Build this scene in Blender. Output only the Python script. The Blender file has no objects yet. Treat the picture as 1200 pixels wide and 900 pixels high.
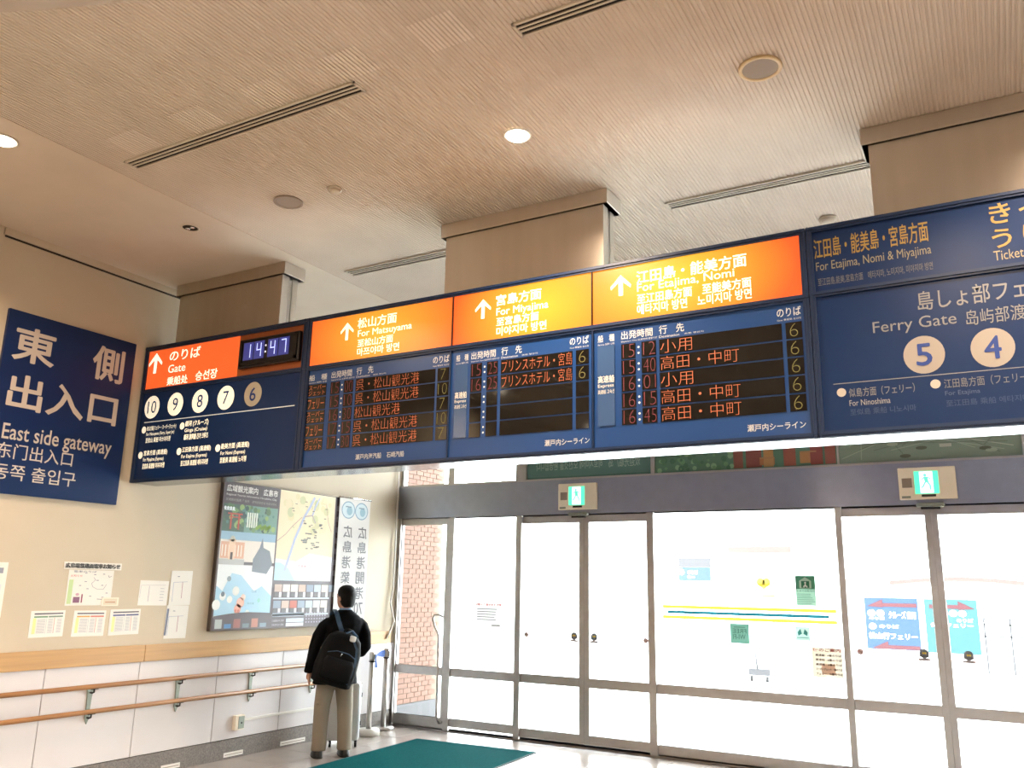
import bpy, bmesh, math, random
from mathutils import Vector, Matrix
random.seed(4)
S = bpy.context.scene
COL = S.collection

# ------------------------------------------------------------------ camera, world, lights, exposure
cam_d = bpy.data.cameras.new('camera'); cam = bpy.data.objects.new('camera', cam_d); COL.objects.link(cam)
S.camera = cam
YAW, PIT, ROL = -0.521141232, 0.234904543, 0.0194338
fw = Vector((math.sin(YAW)*math.cos(PIT), math.cos(YAW)*math.cos(PIT), math.sin(PIT)))
rt = Vector((math.cos(YAW), -math.sin(YAW), 0)); up = rt.cross(fw)
r2 = rt*math.cos(ROL)+up*math.sin(ROL); u2 = -rt*math.sin(ROL)+up*math.cos(ROL)
cam.matrix_world = Matrix(((r2.x,u2.x,-fw.x,0),(r2.y,u2.y,-fw.y,0),(r2.z,u2.z,-fw.z,1.65),(0,0,0,1)))
cam_d.sensor_width = 36; cam_d.sensor_fit = 'HORIZONTAL'; cam_d.lens = 988.23/1200*36
cam_d.clip_start = .05; cam_d.clip_end = 300

W = bpy.data.worlds.new('world'); S.world = W; W.use_nodes = True
bg = W.node_tree.nodes['Background']; bg.inputs[0].default_value = (.93,.97,1,1); bg.inputs[1].default_value = 23
S.view_settings.view_transform = 'Standard'; S.view_settings.look = 'None'
S.view_settings.exposure = 0.0; S.view_settings.gamma = 1; S.view_settings.use_curve_mapping = False
WARM = (1, .77, .56)
def area(name, loc, size, power, col=WARM, up_=False, spread=math.pi):
    l = bpy.data.lights.new(name, 'AREA'); l.shape = 'DISK'; l.size = size; l.energy = power; l.color = col; l.spread = spread
    o = bpy.data.objects.new(name, l); COL.objects.link(o); o.location = loc
    if up_: o.rotation_euler = (math.pi, 0, 0)
    return o
DOME_C, DOME_R = (-1.5, -3.6), 6.0
for k in range(10):                     # lamps lying in the cove of the round ceiling recess behind the camera
    a = k*math.tau/10+.2
    area('cove_lamp', (DOME_C[0]+5.45*math.cos(a), DOME_C[1]+5.45*math.sin(a), 4.42), .5, 60, (1,.79,.60), True)
LAMPS = [(-2.315, 4.04), (-5.22, 2.58), (.68, 4.04), (3.7, 4.04), (.0, 2.55), (3.0, 2.55), (5.6, 1.0), (-5.9, -.4), (-5.9, -3.4), (5.6, -2), (5.6, -5), (-5.9, -6.4)]  # first two are in view; the others are added unseen, for warm fill

# ------------------------------------------------------------------ helpers
def lin(c):
    if isinstance(c, str):
        c = c.lstrip('#'); c = tuple(int(c[i:i+2],16)/255 for i in (0,2,4))
    return tuple((x/12.92 if x <= .04045 else ((x+.055)/1.055)**2.4) for x in c)
M = {}
def mat(name, col, rough=.5, metal=0, noise=0, nscale=8, bump=0, bscale=60, aniso=0, tang=(0,0,1), stretch=None, spec=None, coat=0, emit=None, es=1):
    m = bpy.data.materials.new(name); m.use_nodes = True; nt = m.node_tree; n = nt.nodes; p = n['Principled BSDF']
    c = lin(col) if isinstance(col, str) else col
    p.inputs['Base Color'].default_value = (*c, 1); p.inputs['Roughness'].default_value = rough; p.inputs['Metallic'].default_value = metal
    if spec is not None: p.inputs['Specular IOR Level'].default_value = spec
    if coat: p.inputs['Coat Weight'].default_value = coat; p.inputs['Coat Roughness'].default_value = .08
    tc = n.new('ShaderNodeTexCoord'); mp = n.new('ShaderNodeMapping'); nt.links.new(tc.outputs['Object'], mp.inputs[0])
    if stretch: mp.inputs['Scale'].default_value = stretch
    if noise:
        t = n.new('ShaderNodeTexNoise'); t.inputs['Scale'].default_value = nscale; t.inputs['Detail'].default_value = 4
        nt.links.new(mp.outputs[0], t.inputs['Vector'])
        r = n.new('ShaderNodeValToRGB'); r.color_ramp.elements[0].position = .3; r.color_ramp.elements[1].position = .7
        r.color_ramp.elements[0].color = (*[x*(1-noise) for x in c],1); r.color_ramp.elements[1].color = (*[min(1,x*(1+noise)) for x in c],1)
        nt.links.new(t.outputs[0], r.inputs[0]); nt.links.new(r.outputs[0], p.inputs['Base Color'])
    if bump:
        t = n.new('ShaderNodeTexNoise'); t.inputs['Scale'].default_value = bscale; t.inputs['Detail'].default_value = 3
        nt.links.new(mp.outputs[0], t.inputs['Vector'])
        b = n.new('ShaderNodeBump'); b.inputs['Strength'].default_value = bump; b.inputs['Distance'].default_value = .004
        nt.links.new(t.outputs[0], b.inputs['Height']); nt.links.new(b.outputs[0], p.inputs['Normal'])
    if aniso:
        p.inputs['Anisotropic'].default_value = aniso
        cx = n.new('ShaderNodeCombineXYZ')
        for i in range(3): cx.inputs[i].default_value = tang[i]
        nt.links.new(cx.outputs[0], p.inputs['Tangent'])
    if emit is not None:
        e = lin(emit) if isinstance(emit, str) else emit
        p.inputs['Emission Color'].default_value = (*e,1); p.inputs['Emission Strength'].default_value = es
    M[name] = m; return m

def artmat(name, rough=.5, emit=0, trans=0, coat=0):
    m = bpy.data.materials.new(name); m.use_nodes = True; nt = m.node_tree; n = nt.nodes; p = n['Principled BSDF']
    a = n.new('ShaderNodeVertexColor'); a.layer_name = 'Col'
    nt.links.new(a.outputs[0], p.inputs['Base Color']); p.inputs['Roughness'].default_value = rough
    if coat: p.inputs['Coat Weight'].default_value = coat
    if emit:
        nt.links.new(a.outputs[0], p.inputs['Emission Color']); p.inputs['Emission Strength'].default_value = emit
    if trans:
        tr = n.new('ShaderNodeBsdfTranslucent'); nt.links.new(a.outputs[0], tr.inputs[0])
        mx = n.new('ShaderNodeMixShader'); mx.inputs[0].default_value = trans
        nt.links.new(p.outputs[0], mx.inputs[1]); nt.links.new(tr.outputs[0], mx.inputs[2]); nt.links.new(mx.outputs[0], n['Material Output'].inputs[0])
    M[name] = m; return m

def link(name, me, m=None, parent=None):
    o = bpy.data.objects.new(name, me); COL.objects.link(o)
    if m is not None and hasattr(me, 'materials') and not me.materials: me.materials.append(M[m] if isinstance(m, str) else m)
    if parent: o.parent = parent
    return o
def tag(o, label=None, cat=None, group=None, kind=None):
    if label: o['label'] = label
    if cat: o['category'] = cat
    if group: o['group'] = group
    if kind: o['kind'] = kind
    return o
def empty(name, label=None, cat=None, group=None, loc=(0,0,0), rz=0, kind=None):
    o = bpy.data.objects.new(name, None); COL.objects.link(o); o.location = loc; o.rotation_euler = (0,0,rz); o.empty_display_size = .1
    return tag(o, label, cat, group, kind)
def local(o, parent, loc):            # parts are built in world coordinates, parents at identity rotation
    o.parent = parent; o.location = Vector(o.location)-Vector(loc); return o

class MB:
    """collects shapes in one bmesh"""
    def __init__(s): s.b = bmesh.new()
    def box(s, x0,x1,y0,y1,z0,z1, bev=0):
        r = bmesh.ops.create_cube(s.b, size=1)['verts']
        for v in r: v.co = Vector(((x0+x1)/2+v.co.x*(x1-x0),(y0+y1)/2+v.co.y*(y1-y0),(z0+z1)/2+v.co.z*(z1-z0)))
        if bev:
            ed = list({e for v in r for e in v.link_edges})
            bmesh.ops.bevel(s.b, geom=ed, offset=bev, segments=2, affect='EDGES', profile=.5)
        return s
    def tube(s, pts, rad, seg=12, cap=True):
        pts = [Vector(p) for p in pts]; rs = rad if hasattr(rad,'__len__') else [rad]*len(pts)
        prev = None; a = None
        for i,p in enumerate(pts):
            d = (pts[min(i+1,len(pts)-1)]-pts[max(i-1,0)]).normalized()
            if a is None:
                a = d.cross(Vector((0,0,1)))
                if a.length < .1: a = d.cross(Vector((1,0,0)))
            else: a = a-d*a.dot(d)
            a.normalize(); c = d.cross(a)
            ring = [s.b.verts.new(p+(a*math.cos(k*math.tau/seg)+c*math.sin(k*math.tau/seg))*rs[i]) for k in range(seg)]
            if prev:
                for k in range(seg): s.b.faces.new((prev[k],prev[(k+1)%seg],ring[(k+1)%seg],ring[k]))
            elif cap: s.b.faces.new(ring[::-1])
            prev = ring
        if cap: s.b.faces.new(prev)
        return s
    def loft(s, rings, seg=24, pw=2.0, cap=True):
        """rings: (cx,cy,cz,rx,ry) stacked in z"""
        prev = None
        for r in rings:
            cx,cy,cz,rx,ry = r[:5]; q = r[5] if len(r) > 5 else pw
            ring = []
            for k in range(seg):
                t = k*math.tau/seg; c,sn = math.cos(t),math.sin(t)
                ring.append(s.b.verts.new((cx+rx*math.copysign(abs(c)**(2/q),c), cy+ry*math.copysign(abs(sn)**(2/q),sn), cz)))
            if prev:
                for k in range(seg): s.b.faces.new((prev[k],prev[(k+1)%seg],ring[(k+1)%seg],ring[k]))
            elif cap: s.b.faces.new(ring[::-1])
            prev = ring
        if cap: s.b.faces.new(prev)
        return s
    def ball(s, c, r, seg=20):
        vs = bmesh.ops.create_uvsphere(s.b, u_segments=seg, v_segments=seg//2, radius=1)['verts']
        rr = r if hasattr(r,'__len__') else (r,r,r)
        for v in vs: v.co = Vector((c[0]+v.co.x*rr[0], c[1]+v.co.y*rr[1], c[2]+v.co.z*rr[2]))
        return s
    def cyl(s, c, r, z0, z1, seg=32): return s.loft([(c[0],c[1],z0,r,r),(c[0],c[1],z1,r,r)], seg)
    def ring(s, c, r0, r1, z0, z1, seg=40):
        P = [[s.b.verts.new((c[0]+r*math.cos(k*math.tau/seg), c[1]+r*math.sin(k*math.tau/seg), z)) for k in range(seg)] for r,z in ((r0,z0),(r1,z0),(r1,z1),(r0,z1))]
        for j in range(4):
            for k in range(seg): s.b.faces.new((P[j][k],P[j][(k+1)%seg],P[(j+1)%4][(k+1)%seg],P[(j+1)%4][k]))
        return s
    def prism(s, pts2, f, d):
        """pts2 polygon mapped by f(a,b,depth) between depth d[0], d[1]"""
        A = [s.b.verts.new(f(a,b,d[0])) for a,b in pts2]; B = [s.b.verts.new(f(a,b,d[1])) for a,b in pts2]
        n = len(pts2)
        s.b.faces.new(A); s.b.faces.new(B[::-1])
        for k in range(n): s.b.faces.new((A[k],B[k],B[(k+1)%n],A[(k+1)%n]))
        return s
    def mesh(s, name='m', smooth=False, center=None):
        bmesh.ops.recalc_face_normals(s.b, faces=s.b.faces)
        if center: bmesh.ops.translate(s.b, vec=-Vector(center), verts=s.b.verts)
        me = bpy.data.meshes.new(name); s.b.to_mesh(me); s.b.free()
        if smooth:
            for p in me.polygons: p.use_smooth = True
        return me
    def build(s, name, m, parent=None, smooth=False, center=None):
        """center: world origin of the parent (parts then stored relative to it)"""
        o = link(name, s.mesh(name, smooth, center), m, parent)
        return o
def box(name, m, parent, *a, bev=0, center=None): return MB().box(*a, bev=bev).build(name, m, parent, center=center)
def mod_bake(o, mods):
    for k,kw in mods:
        md = o.modifiers.new(k, k)
        for a,v in kw.items(): setattr(md, a, v)
    bpy.context.view_layer.update()
    dg = bpy.context.evaluated_depsgraph_get()
    me = bpy.data.meshes.new_from_object(o.evaluated_get(dg))
    o.modifiers.clear(); o.data = me
    for p in me.polygons: p.use_smooth = True
    return o

_tc = bpy.data.curves.new('t', 'FONT'); _to = bpy.data.objects.new('t', _tc); COL.objects.link(_to)
_tc.resolution_u = 3
_cache = {}
def glyphs(s, bold=0):
    k = (s, bold)
    if k not in _cache:
        _tc.body = s; _tc.offset = min(bold,.010) if s.isascii() and len(s) > 2 else bold; _to.update_tag()
        dg = bpy.context.evaluated_depsgraph_get(); dg.update()
        me = bpy.data.meshes.new_from_object(_to.evaluated_get(dg))
        vs = [(v.co.x, v.co.y) for v in me.vertices]; fs = [tuple(p.vertices) for p in me.polygons]
        bpy.data.meshes.remove(me)
        xs = [v[0] for v in vs]; ys = [v[1] for v in vs]
        _cache[k] = (vs, fs, min(xs), max(xs), min(ys), max(ys))
    return _cache[k]
class Art:
    """flat print on a plane: pos = o + u*a + v*b + n*h ; one mesh, colour attribute"""
    def __init__(s, o, u, v, n, step=.0008):
        s.o,s.u,s.v,s.n = map(Vector,(o,u,v,n)); s.V=[]; s.F=[]; s.C=[]; s.step=step
    def P(s,a,b,h): return tuple(s.o+s.u*a+s.v*b+s.n*h)
    def poly(s, pts, c, h=1):
        i = len(s.V); s.V += [s.P(a,b,h*s.step) for a,b in pts]; s.F.append(tuple(range(i,i+len(pts)))); s.C.append(lin(c) if isinstance(c,str) else c); return s
    def rect(s, a0,a1,b0,b1,c,h=1): return s.poly([(a0,b0),(a1,b0),(a1,b1),(a0,b1)],c,h)
    def disc(s, a,b,r,c,h=1,rb=None,n=32,t0=0,t1=math.tau):
        return s.poly([(a+r*math.cos(t0+(t1-t0)*k/n), b+(rb or r)*math.sin(t0+(t1-t0)*k/n)) for k in range(n)],c,h)
    def line(s, pts, w, c, h=1):
        for (a,b),(e,f) in zip(pts,pts[1:]):
            L = math.hypot(e-a,f-b) or 1; x,y = -(f-b)/L*w/2,(e-a)/L*w/2
            s.poly([(a+x,b+y),(a-x,b-y),(e-x,f-y),(e+x,f+y)],c,h)
        return s
    def text(s, t, a0,a1,b0,b1,c,h=2,bold=0,mirror=False):
        c = lin(c) if isinstance(c,str) else c
        if bold > .008:     # dense characters are thickened by a few shifted copies instead of a large outline offset
            d_ = (bold-.007)*(b1-b0)
            for k,(p_,q_) in enumerate(((-d_,0),(d_,0),(0,d_*.8),(0,-d_*.8))): s.text(t,a0+p_,a1+p_,b0+q_,b1+q_,c,h+.12*k,0 if t.isascii() else .007,mirror)
            return s
        vs,fs,x0,x1,y0,y1 = glyphs(t,bold); i = len(s.V)
        ka = (a1-a0)/max(x1-x0,1e-4); kb = (b1-b0)/max(y1-y0,1e-4)
        if b1 is None: pass
        for x,y in vs:
            q = (x1-x)*ka if mirror else (x-x0)*ka
            s.V.append(s.P(a0+q, b0+(y-y0)*kb, h*s.step))
        for f in fs: s.F.append(tuple(i+k for k in f)); s.C.append(c)
        return s
    def build(s, name, m, parent=None, center=None):
        many = len(s.F) > 60
        me = bpy.data.meshes.new(name)
        V = s.V if not center else [tuple(Vector(v)-Vector(center)) for v in s.V]
        me.from_pydata(V, [], s.F); ca = me.color_attributes.new('Col','FLOAT_COLOR','CORNER')
        L = []
        for p,c in zip(me.polygons, s.C): L += [x for _ in range(p.loop_total) for x in (*c,1)]
        ca.data.foreach_set('color', L); me.update()
        o = link(name, me, m, parent)
        if name in ('header_lettering','lit_lettering','print','led_text','plate_lettering','digits'): o['kind'] = 'stuff'
        return o

# ------------------------------------------------------------------ materials
mat('plaster', '#c9bda8', .75, noise=.03, nscale=2, bump=.15, bscale=90)
mat('ceiling_paint', '#d0c4b4', .8, noise=.03, nscale=3)
mat('rib_paint', '#d3c8ba', .75, noise=.04, nscale=2.5)
mat('patch_paint', '#e2d8cc', .7)
mat('seam_dark', '#2a2622', .8)
mat('panel_white', '#dcd8d9', .35, noise=.02, nscale=1.5)
mat('granite', '#77716c', .45, noise=.35, nscale=90)
mat('band_wood', '#bd9560', .4, noise=.12, nscale=5, stretch=(1,.25,6))
mat('rail_wood', '#9c7046', .35, noise=.15, nscale=6, stretch=(1,.2,1))
mat('floor_tile', '#9a9088', .22, noise=.06, nscale=4, bump=.05, bscale=200)
mat('grout', '#4e4842', .8)
mat('steel', (.46,.44,.42), .33, 1, aniso=.75, noise=.04, nscale=30, stretch=(.1,.1,1))
mat('steel_frame', (.52,.51,.50), .4, 1, aniso=.5, noise=.05, nscale=12)
mat('header_steel', (.36,.39,.48), .36, 1, aniso=.8, noise=.04, nscale=9)
mat('steel_column', (.62,.56,.49), .38, 1, aniso=.85, noise=.04, nscale=10, stretch=(1,1,.1))
mat('alu', (.7,.7,.7), .25, 1)
mat('polished_alu', (.30,.34,.38), .2, 1)
mat('dark_gap', '#17130f', .8)
mat('sign_blue', '#102c58', .34, noise=.02, spec=.3)
mat('sign_blue_frame', '#152c50', .4)
mat('sign_blue_lit', '#1d4682', .3, noise=.03, nscale=2)  # same blue sign paint, lighter copy with the boards' brighter lighting in its colour
mat('wall_sign_blue', '#0e2857', .35, spec=.3)
mat('orange_unlit', '#9c5226', .4)
mat('black_plastic', '#0e0e10', .3)
mat('display_black', '#131211', .07, coat=.3)
mat('plate_blue', '#3c5a86', .12, coat=.4)
mat('vent_frame', '#cfc6b6', .5)
mat('vent_dark', '#15120f', .8)
mat('grille_grey', '#9a8d80', .7, bump=.4, bscale=500)
mat('cream_ring', '#d8bf92', .4)
mat('lamp_on', (1,.9,.75), .5, emit=(1,.86,.66), es=14)
mat('chrome', (.8,.8,.8), .1, 1)
mat('rubber', '#161616', .7)
mat('bracket_paint', '#8f978d', .4, .4)
mat('bracket_dark', '#3a3836', .4, .7)
mat('mat_teal', '#0a4a4c', 1, spec=.02, noise=.16, nscale=60, bump=.8, bscale=400)
mat('mat_edge', '#12393b', .8)
mat('cream_plastic', '#efe5d2', .45)
mat('white_plastic', '#e6e3dc', .4)
mat('paper', '#eceae4', .8)
mat('poster_frame', '#5c534f', .4, .5)
mat('cloth_white', '#e2e0de', .85)
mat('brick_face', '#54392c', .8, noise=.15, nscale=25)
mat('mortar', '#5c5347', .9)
mat('pave_out', '#c9c9c6', .8, noise=.04, nscale=1)
mat('white_out', '#e4e4e2', .7)
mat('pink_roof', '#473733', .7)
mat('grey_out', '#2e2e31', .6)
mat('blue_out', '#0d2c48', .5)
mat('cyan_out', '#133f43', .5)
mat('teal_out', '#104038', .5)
mat('skin', '#c08e72', .5)
mat('hair', '#0c0a0a', .5, bump=.6, bscale=220, spec=.12)
mat('coat_black', '#07080c', .85, bump=.35, bscale=18, spec=.15)
mat('shirt_blue', '#6d8cab', .8)
mat('trouser_beige', '#8c8172', .85, bump=.5, bscale=9, noise=.06, nscale=6)
mat('shoe_black', '#0b0b0c', .35)
mat('bag_black', '#06070a', .7, bump=.4, bscale=14, spec=.2)
mat('bag_blue', '#38536e', .6)
mat('belt_blue', '#2456a6', .6)
mat('case_silver', '#bfc2c4', .35, .3)
mat('lcd_blue', '#3a3f86', .25, emit='#3c4494', es=.55, coat=.5)
mat('green_lit', '#36c08a', .4, emit=(.10,.85,.50), es=1.3)
mat('white_lit', (.9,1,.95), .4, emit=(.85,1,.95), es=2.0)
mat('stanchion', (.62,.6,.58), .3, 1)
artmat('print', .45); artmat('print_film', .5, trans=.12); artmat('print_film_clear', .5, trans=.45); artmat('print_glow', .5, emit=1.0); artmat('led', .6, emit=.16)
artmat('back_lit_white', .5, emit=.55)
g = bpy.data.materials.new('glass'); g.use_nodes = True; nt = g.node_tree; nt.nodes.clear()
o_ = nt.nodes.new('ShaderNodeOutputMaterial'); t_ = nt.nodes.new('ShaderNodeBsdfTransparent'); gl = nt.nodes.new('ShaderNodeBsdfGlossy'); mx = nt.nodes.new('ShaderNodeMixShader'); fr = nt.nodes.new('ShaderNodeFresnel')
t_.inputs[0].default_value = (.95,.965,.96,1); gl.inputs[1].default_value = .02; fr.inputs[0].default_value = 1.3
nt.links.new(fr.outputs[0], mx.inputs[0]); nt.links.new(t_.outputs[0], mx.inputs[1]); nt.links.new(gl.outputs[0], mx.inputs[2]); nt.links.new(mx.outputs[0], o_.inputs[0])
M['glass'] = g
def lightbox(name, cx, cz, rx, rz, hot, edge, st=1.0):
    """back-lit acrylic: lamps behind the middle, so the face is brighter there"""
    m = bpy.data.materials.new(name); m.use_nodes = True; nt = m.node_tree; n = nt.nodes; p = n['Principled BSDF']
    ge = n.new('ShaderNodeNewGeometry'); mp = n.new('ShaderNodeMapping'); mp.inputs['Location'].default_value = (-cx/rx, 0, -cz/rz); mp.inputs['Scale'].default_value = (1/rx, 0, 1/rz)
    g_ = n.new('ShaderNodeTexGradient'); g_.gradient_type = 'SPHERICAL'; r = n.new('ShaderNodeValToRGB'); r.color_ramp.interpolation = 'LINEAR'
    r.color_ramp.elements[0].color = (*lin(edge),1); r.color_ramp.elements[1].color = (*lin(hot),1); r.color_ramp.elements[1].position = .95
    nt.links.new(ge.outputs['Position'], mp.inputs[0]); nt.links.new(mp.outputs[0], g_.inputs[0]); nt.links.new(g_.outputs[1], r.inputs[0])
    nt.links.new(r.outputs[0], p.inputs['Emission Color']); p.inputs['Emission Strength'].default_value = st
    p.inputs['Base Color'].default_value = (.25,.05,.01,1); p.inputs['Roughness'].default_value = .3
    M[name] = m

# ------------------------------------------------------------------ room shell
XW, YD, ZC, XR, YB = -6.605, 8.695, 4.33, 8.0, -11.0
wall_left = tag(box('wall_left','plaster',None, XW-.25,XW, YB,YD+.02, 0,ZC+.1), kind='structure')
tag(box('wall_right','plaster',None, XR,XR+.2, YB,YD, 0,ZC+.1), kind='structure')
tag(box('wall_back','plaster',None, XW,XR, YB-.2,YB, 0,ZC+.1), kind='structure')
tag(box('wall_front','plaster',None, XW,XR, YD+.0,YD+.2, 3.75,ZC+.1), 'cream wall strip over the entrance glazing, below the ceiling', kind='structure')
# upper left wall trim: shallow cornice and the corner reveal
t = MB().box(XW,XW+.035,3.38,YD,4.275,4.329).box(XW,XW+.035,YB,3.37,0.0+1.1,4.329)
tag(t.build('trim_1','plaster'), kind='structure')
tag(box('trim_2','seam_dark',None, XW,XW+.012,3.40,YD,4.262,4.276), kind='structure')
# lower left wall: white panels above a granite base
joints = [3.378-.857*k for k in range(8,0,-1)]+[3.378,4.235,5.092,5.957,6.815,7.672,8.53]
wainscot = tag(box('trim_9','seam_dark',None, XW,XW+.004, YB,YD, .165,.95), kind='structure')
for a,b in zip(joints, joints[1:]+[YD]):
    box('wall_panel','panel_white',wainscot, XW,XW+.016, a+.003,b-.003, .178,.946, bev=.002)
bl = tag(box('baseboard_left','granite',None, XW,XW+.022, YB,YD-.03, 0,.172), kind='structure')
wb = [-6,-3.6,-1.2,.9,2.9,5.114,7.5,8.6]
band = tag(MB().box(XW,XW+.022,-6,8.6,.956,1.08).build('trim_3','band_wood'), kind='structure')
for a,b in zip(wb,wb[1:]): box('band_board','band_wood',band, XW+.022,XW+.034, a+.0015,b-.0015, .948,1.089, bev=.003)

# floor: tiles one by one where they are seen, joined further off
fl = tag(box('floor','grout',None, XW-.2,XR+.2, YB,YD+.1, -.2,-.006), kind='structure')
tile_me = MB().box(-.2975,.2975,-.2975,.2975,-.012,0, bev=.0015).mesh('floor_tile')
x = XW+.3
nx = 0
while x < 1.4:
    y = YD-.3-.06
    while y > 5.3:
        o = link('floor_tile', tile_me, 'floor_tile', fl); o.location = (x,y,random.uniform(-.0004,.0004)); y -= .6
    x += .6; nx += 1
rest = MB()
for i in range(int((XR-XW)/.6)):
    for j in range(int((YD-YB)/.6)+1):
        cx, cy = XW+.3+.6*i, YD-.36-.6*j
        if cx < 1.4 and cy > 5.3: continue
        rest.box(cx-.2975,cx+.2975,cy-.2975,cy+.2975,-.012,0)
o = rest.build('floor_tiling','floor_tile',fl); o['kind'] = 'stuff'

# ceiling: smooth margin at left, ribbed boards, round recess behind the camera
ce = tag(box('ceiling','ceiling_paint',None, XW-.2,-4.955, YB,YD+.1, ZC,ZC+.12), kind='structure')
P_ = .0245
V,F = [],[]
def start_y(x):
    d = DOME_R**2-(x-DOME_C[0])**2
    return DOME_C[1]+math.sqrt(d) if d > 0 else YB
x = -4.955; zt, zb = ZC+.007, ZC
while x < XR:
    ys = start_y(x+P_/2); prof = [(0,zt),(.006,zt),(.010,zb),(.0205,zb),(P_,zt)]
    i = len(V)
    for a,z in prof: V += [(x+a,ys,z),(x+a,YD+.05,z)]
    for k in range(4): F.append((i+2*k,i+2*k+1,i+2*k+3,i+2*k+2))
    x += P_
me = bpy.data.meshes.new('rib_board'); me.from_pydata(V,[],F)
o = link('ribbed_ceiling', me, 'rib_paint', ce); o['kind'] = 'stuff'
box('ceiling_deck','seam_dark',ce, -4.955,XR, YB,YD+.1, 4.95,5.05)
box('ceiling_backing','seam_dark',ce, -4.955,XR, 2.5,YD+.1, ZC+.0095,ZC+.06)
# recess rim + dome
n = 96; rim = MB(); vs = []
for r,z in ((6.0,ZC+.012),(6.0,ZC-.002),(5.2,ZC-.002),(5.2,ZC+.07)):
    vs.append([rim.b.verts.new((DOME_C[0]+r*math.cos(k*math.tau/n), DOME_C[1]+r*math.sin(k*math.tau/n), z)) for k in range(n)])
for a,b in zip(vs,vs[1:]):
    for k in range(n):
        if all(XW < v.co.x < XR for v in (a[k],a[(k+1)%n],b[k],b[(k+1)%n])): rim.b.faces.new((a[k],a[(k+1)%n],b[(k+1)%n],b[k]))
rim.build('recess_rim','ceiling_paint',ce,True)
dm = MB(); dm.loft([(DOME_C[0],DOME_C[1],z,r,r) for r,z in ((6.05,4.36),(6.0,4.55),(5.7,4.72),(4.8,4.82),(3,4.88),(.5,4.9))], 96, cap=False)
dm.build('recess_dome','ceiling_paint',ce,True)
# replaced ceiling boards with cleaner paint
for i,xp in enumerate((-4.63,-4.055,-3.475,-2.885,-2.3)):
    q = MB(); w = .265
    x = xp
    while x < xp+w: q.box(x,x+.012,2.885,3.10 if i < 4 else 3.12,ZC-.0015,ZC+.002); x += P_
    o = q.build('ceiling_patch','patch_paint',ce)

# ------------------------------------------------------------------ ceiling fittings
def vent(x0,x1,y0,y1,label):
    c = ((x0+x1)/2,(y0+y1)/2,ZC)
    e = empty('ceiling_vent',label,'ceiling vent','linear air vents in the ceiling',c)
    box('backing','vent_dark',e, x0+.005,x1-.005,y0+.005,y1-.005,ZC-.004,ZC-.001,center=c)
    f = MB().box(x0,x1,y0,y0+.013,ZC-.012,ZC-.0005).box(x0,x1,y1-.013,y1,ZC-.012,ZC-.0005).box(x0,x0+.013,y0,y1,ZC-.012,ZC-.0005).box(x1-.013,x1,y0,y1,ZC-.012,ZC-.0005)
    f.build('frame','vent_frame',e,center=c)
    h = (y1-y0-.026)
    for k in (1,2):
        yy = y0+.013+h*k/3
        box('slat','vent_frame',e, x0+.013,x1-.013,yy-.0055,yy+.0055,ZC-.010,ZC-.003,center=c)
vent(-4.783,-2.83,3.122,3.232,'long slotted air vent at the smooth part of the ceiling, above the orange Matsuyama panel')
vent(-1.83,.13,3.11,3.22,'long slotted air vent cut off by the top edge of the picture')
vent(-4.80,-2.84,5.345,5.47,'air vent half hidden behind the middle steel ceiling column')
vent(-1.836,.13,5.34,5.455,'air vent running up to the steel column over the ferry gate sign')
def disc_fit(name,label,cat,x,y,r,face='grille_grey',ringm='cream_ring',drop=.012,group=None):
    c = (x,y,ZC); e = empty(name,label,cat,group,c)
    MB().ring((x,y),r*.82,r,ZC-drop,ZC-.0005).build('rim',ringm,e,True,center=c)
    MB().cyl((x,y),r*.83,ZC-drop*.7,ZC-.0005).build('grille',face,e,center=c)
    return e
disc_fit('ceiling_speaker','round ceiling speaker with a cream ring, nearest the top right steel column','speaker',-.85,4.04,.112)
disc_fit('ceiling_speaker','round ceiling speaker above the Matsuyama panel, ring in grey','speaker',-4.24,4.077,.105,ringm='grille_grey')
def smoke(x,y,label,s=1):
    c = (x,y,ZC); e = empty('smoke_detector',label,'smoke detector',None,c)
    MB().cyl((x,y),.052*s,ZC-.014,ZC-.0005,28).build('base','vent_frame',e,True,center=c)
    MB().loft([(x,y,ZC-.014,.040*s,.040*s),(x,y,ZC-.03,.036*s,.036*s),(x,y,ZC-.038,.026*s,.026*s)],28).build('sensor_head','vent_frame',e,True,center=c)
    MB().ring((x,y),.03*s,.037*s,ZC-.026,ZC-.022).build('slot_ring','vent_dark',e,center=c)
smoke(-3.80,4.075,'small round smoke detector beside the grey ceiling speaker')
smoke(-.867,6.14,'round detector just above the top edge of the blue ferry sign',1.25)
# twin spot in the smooth ceiling (off)
c = (-5.265,4.065,ZC); e = empty('twin_spotlight','small twin-bulb spotlight, unlit, in the smooth ceiling by the left column','spotlight',None,c)
MB().ring((c[0],c[1]),.058,.072,ZC-.006,ZC-.0005).build('trim_ring','ceiling_paint',e,True,center=c)
MB().cyl((c[0],c[1]),.06,ZC-.002,ZC-.0005).build('recess','seam_dark',e,center=c)
for s in (-1,1): MB().ball((c[0]+s*.026,c[1],ZC-.006),(.019,.019,.008)).build('bulb','chrome',e,True,center=c)
for i,(x,y) in enumerate(LAMPS):
    lab = ['lit round downlight in the ribbed ceiling in front of the middle steel column','lit round downlight cut off by the left edge of the picture'][i] if i < 2 else 'round downlight added out of view to give the hall fill light'
    c = (x,y,ZC); e = empty('downlight',lab,'ceiling light','added fill downlights' if i > 1 else 'lit downlights',c)
    MB().ring((x,y),.072,.085,ZC-.008,ZC-.0005).build('rim','white_plastic',e,True,center=c)
    MB().ball((x,y,ZC-.004),(.07,.07,.03)).build('lamp_glass','lamp_on',e,True,center=c)
    area('downlight_lamp',(x,y,ZC-.05),.13,75,WARM,spread=math.radians(150))

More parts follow.
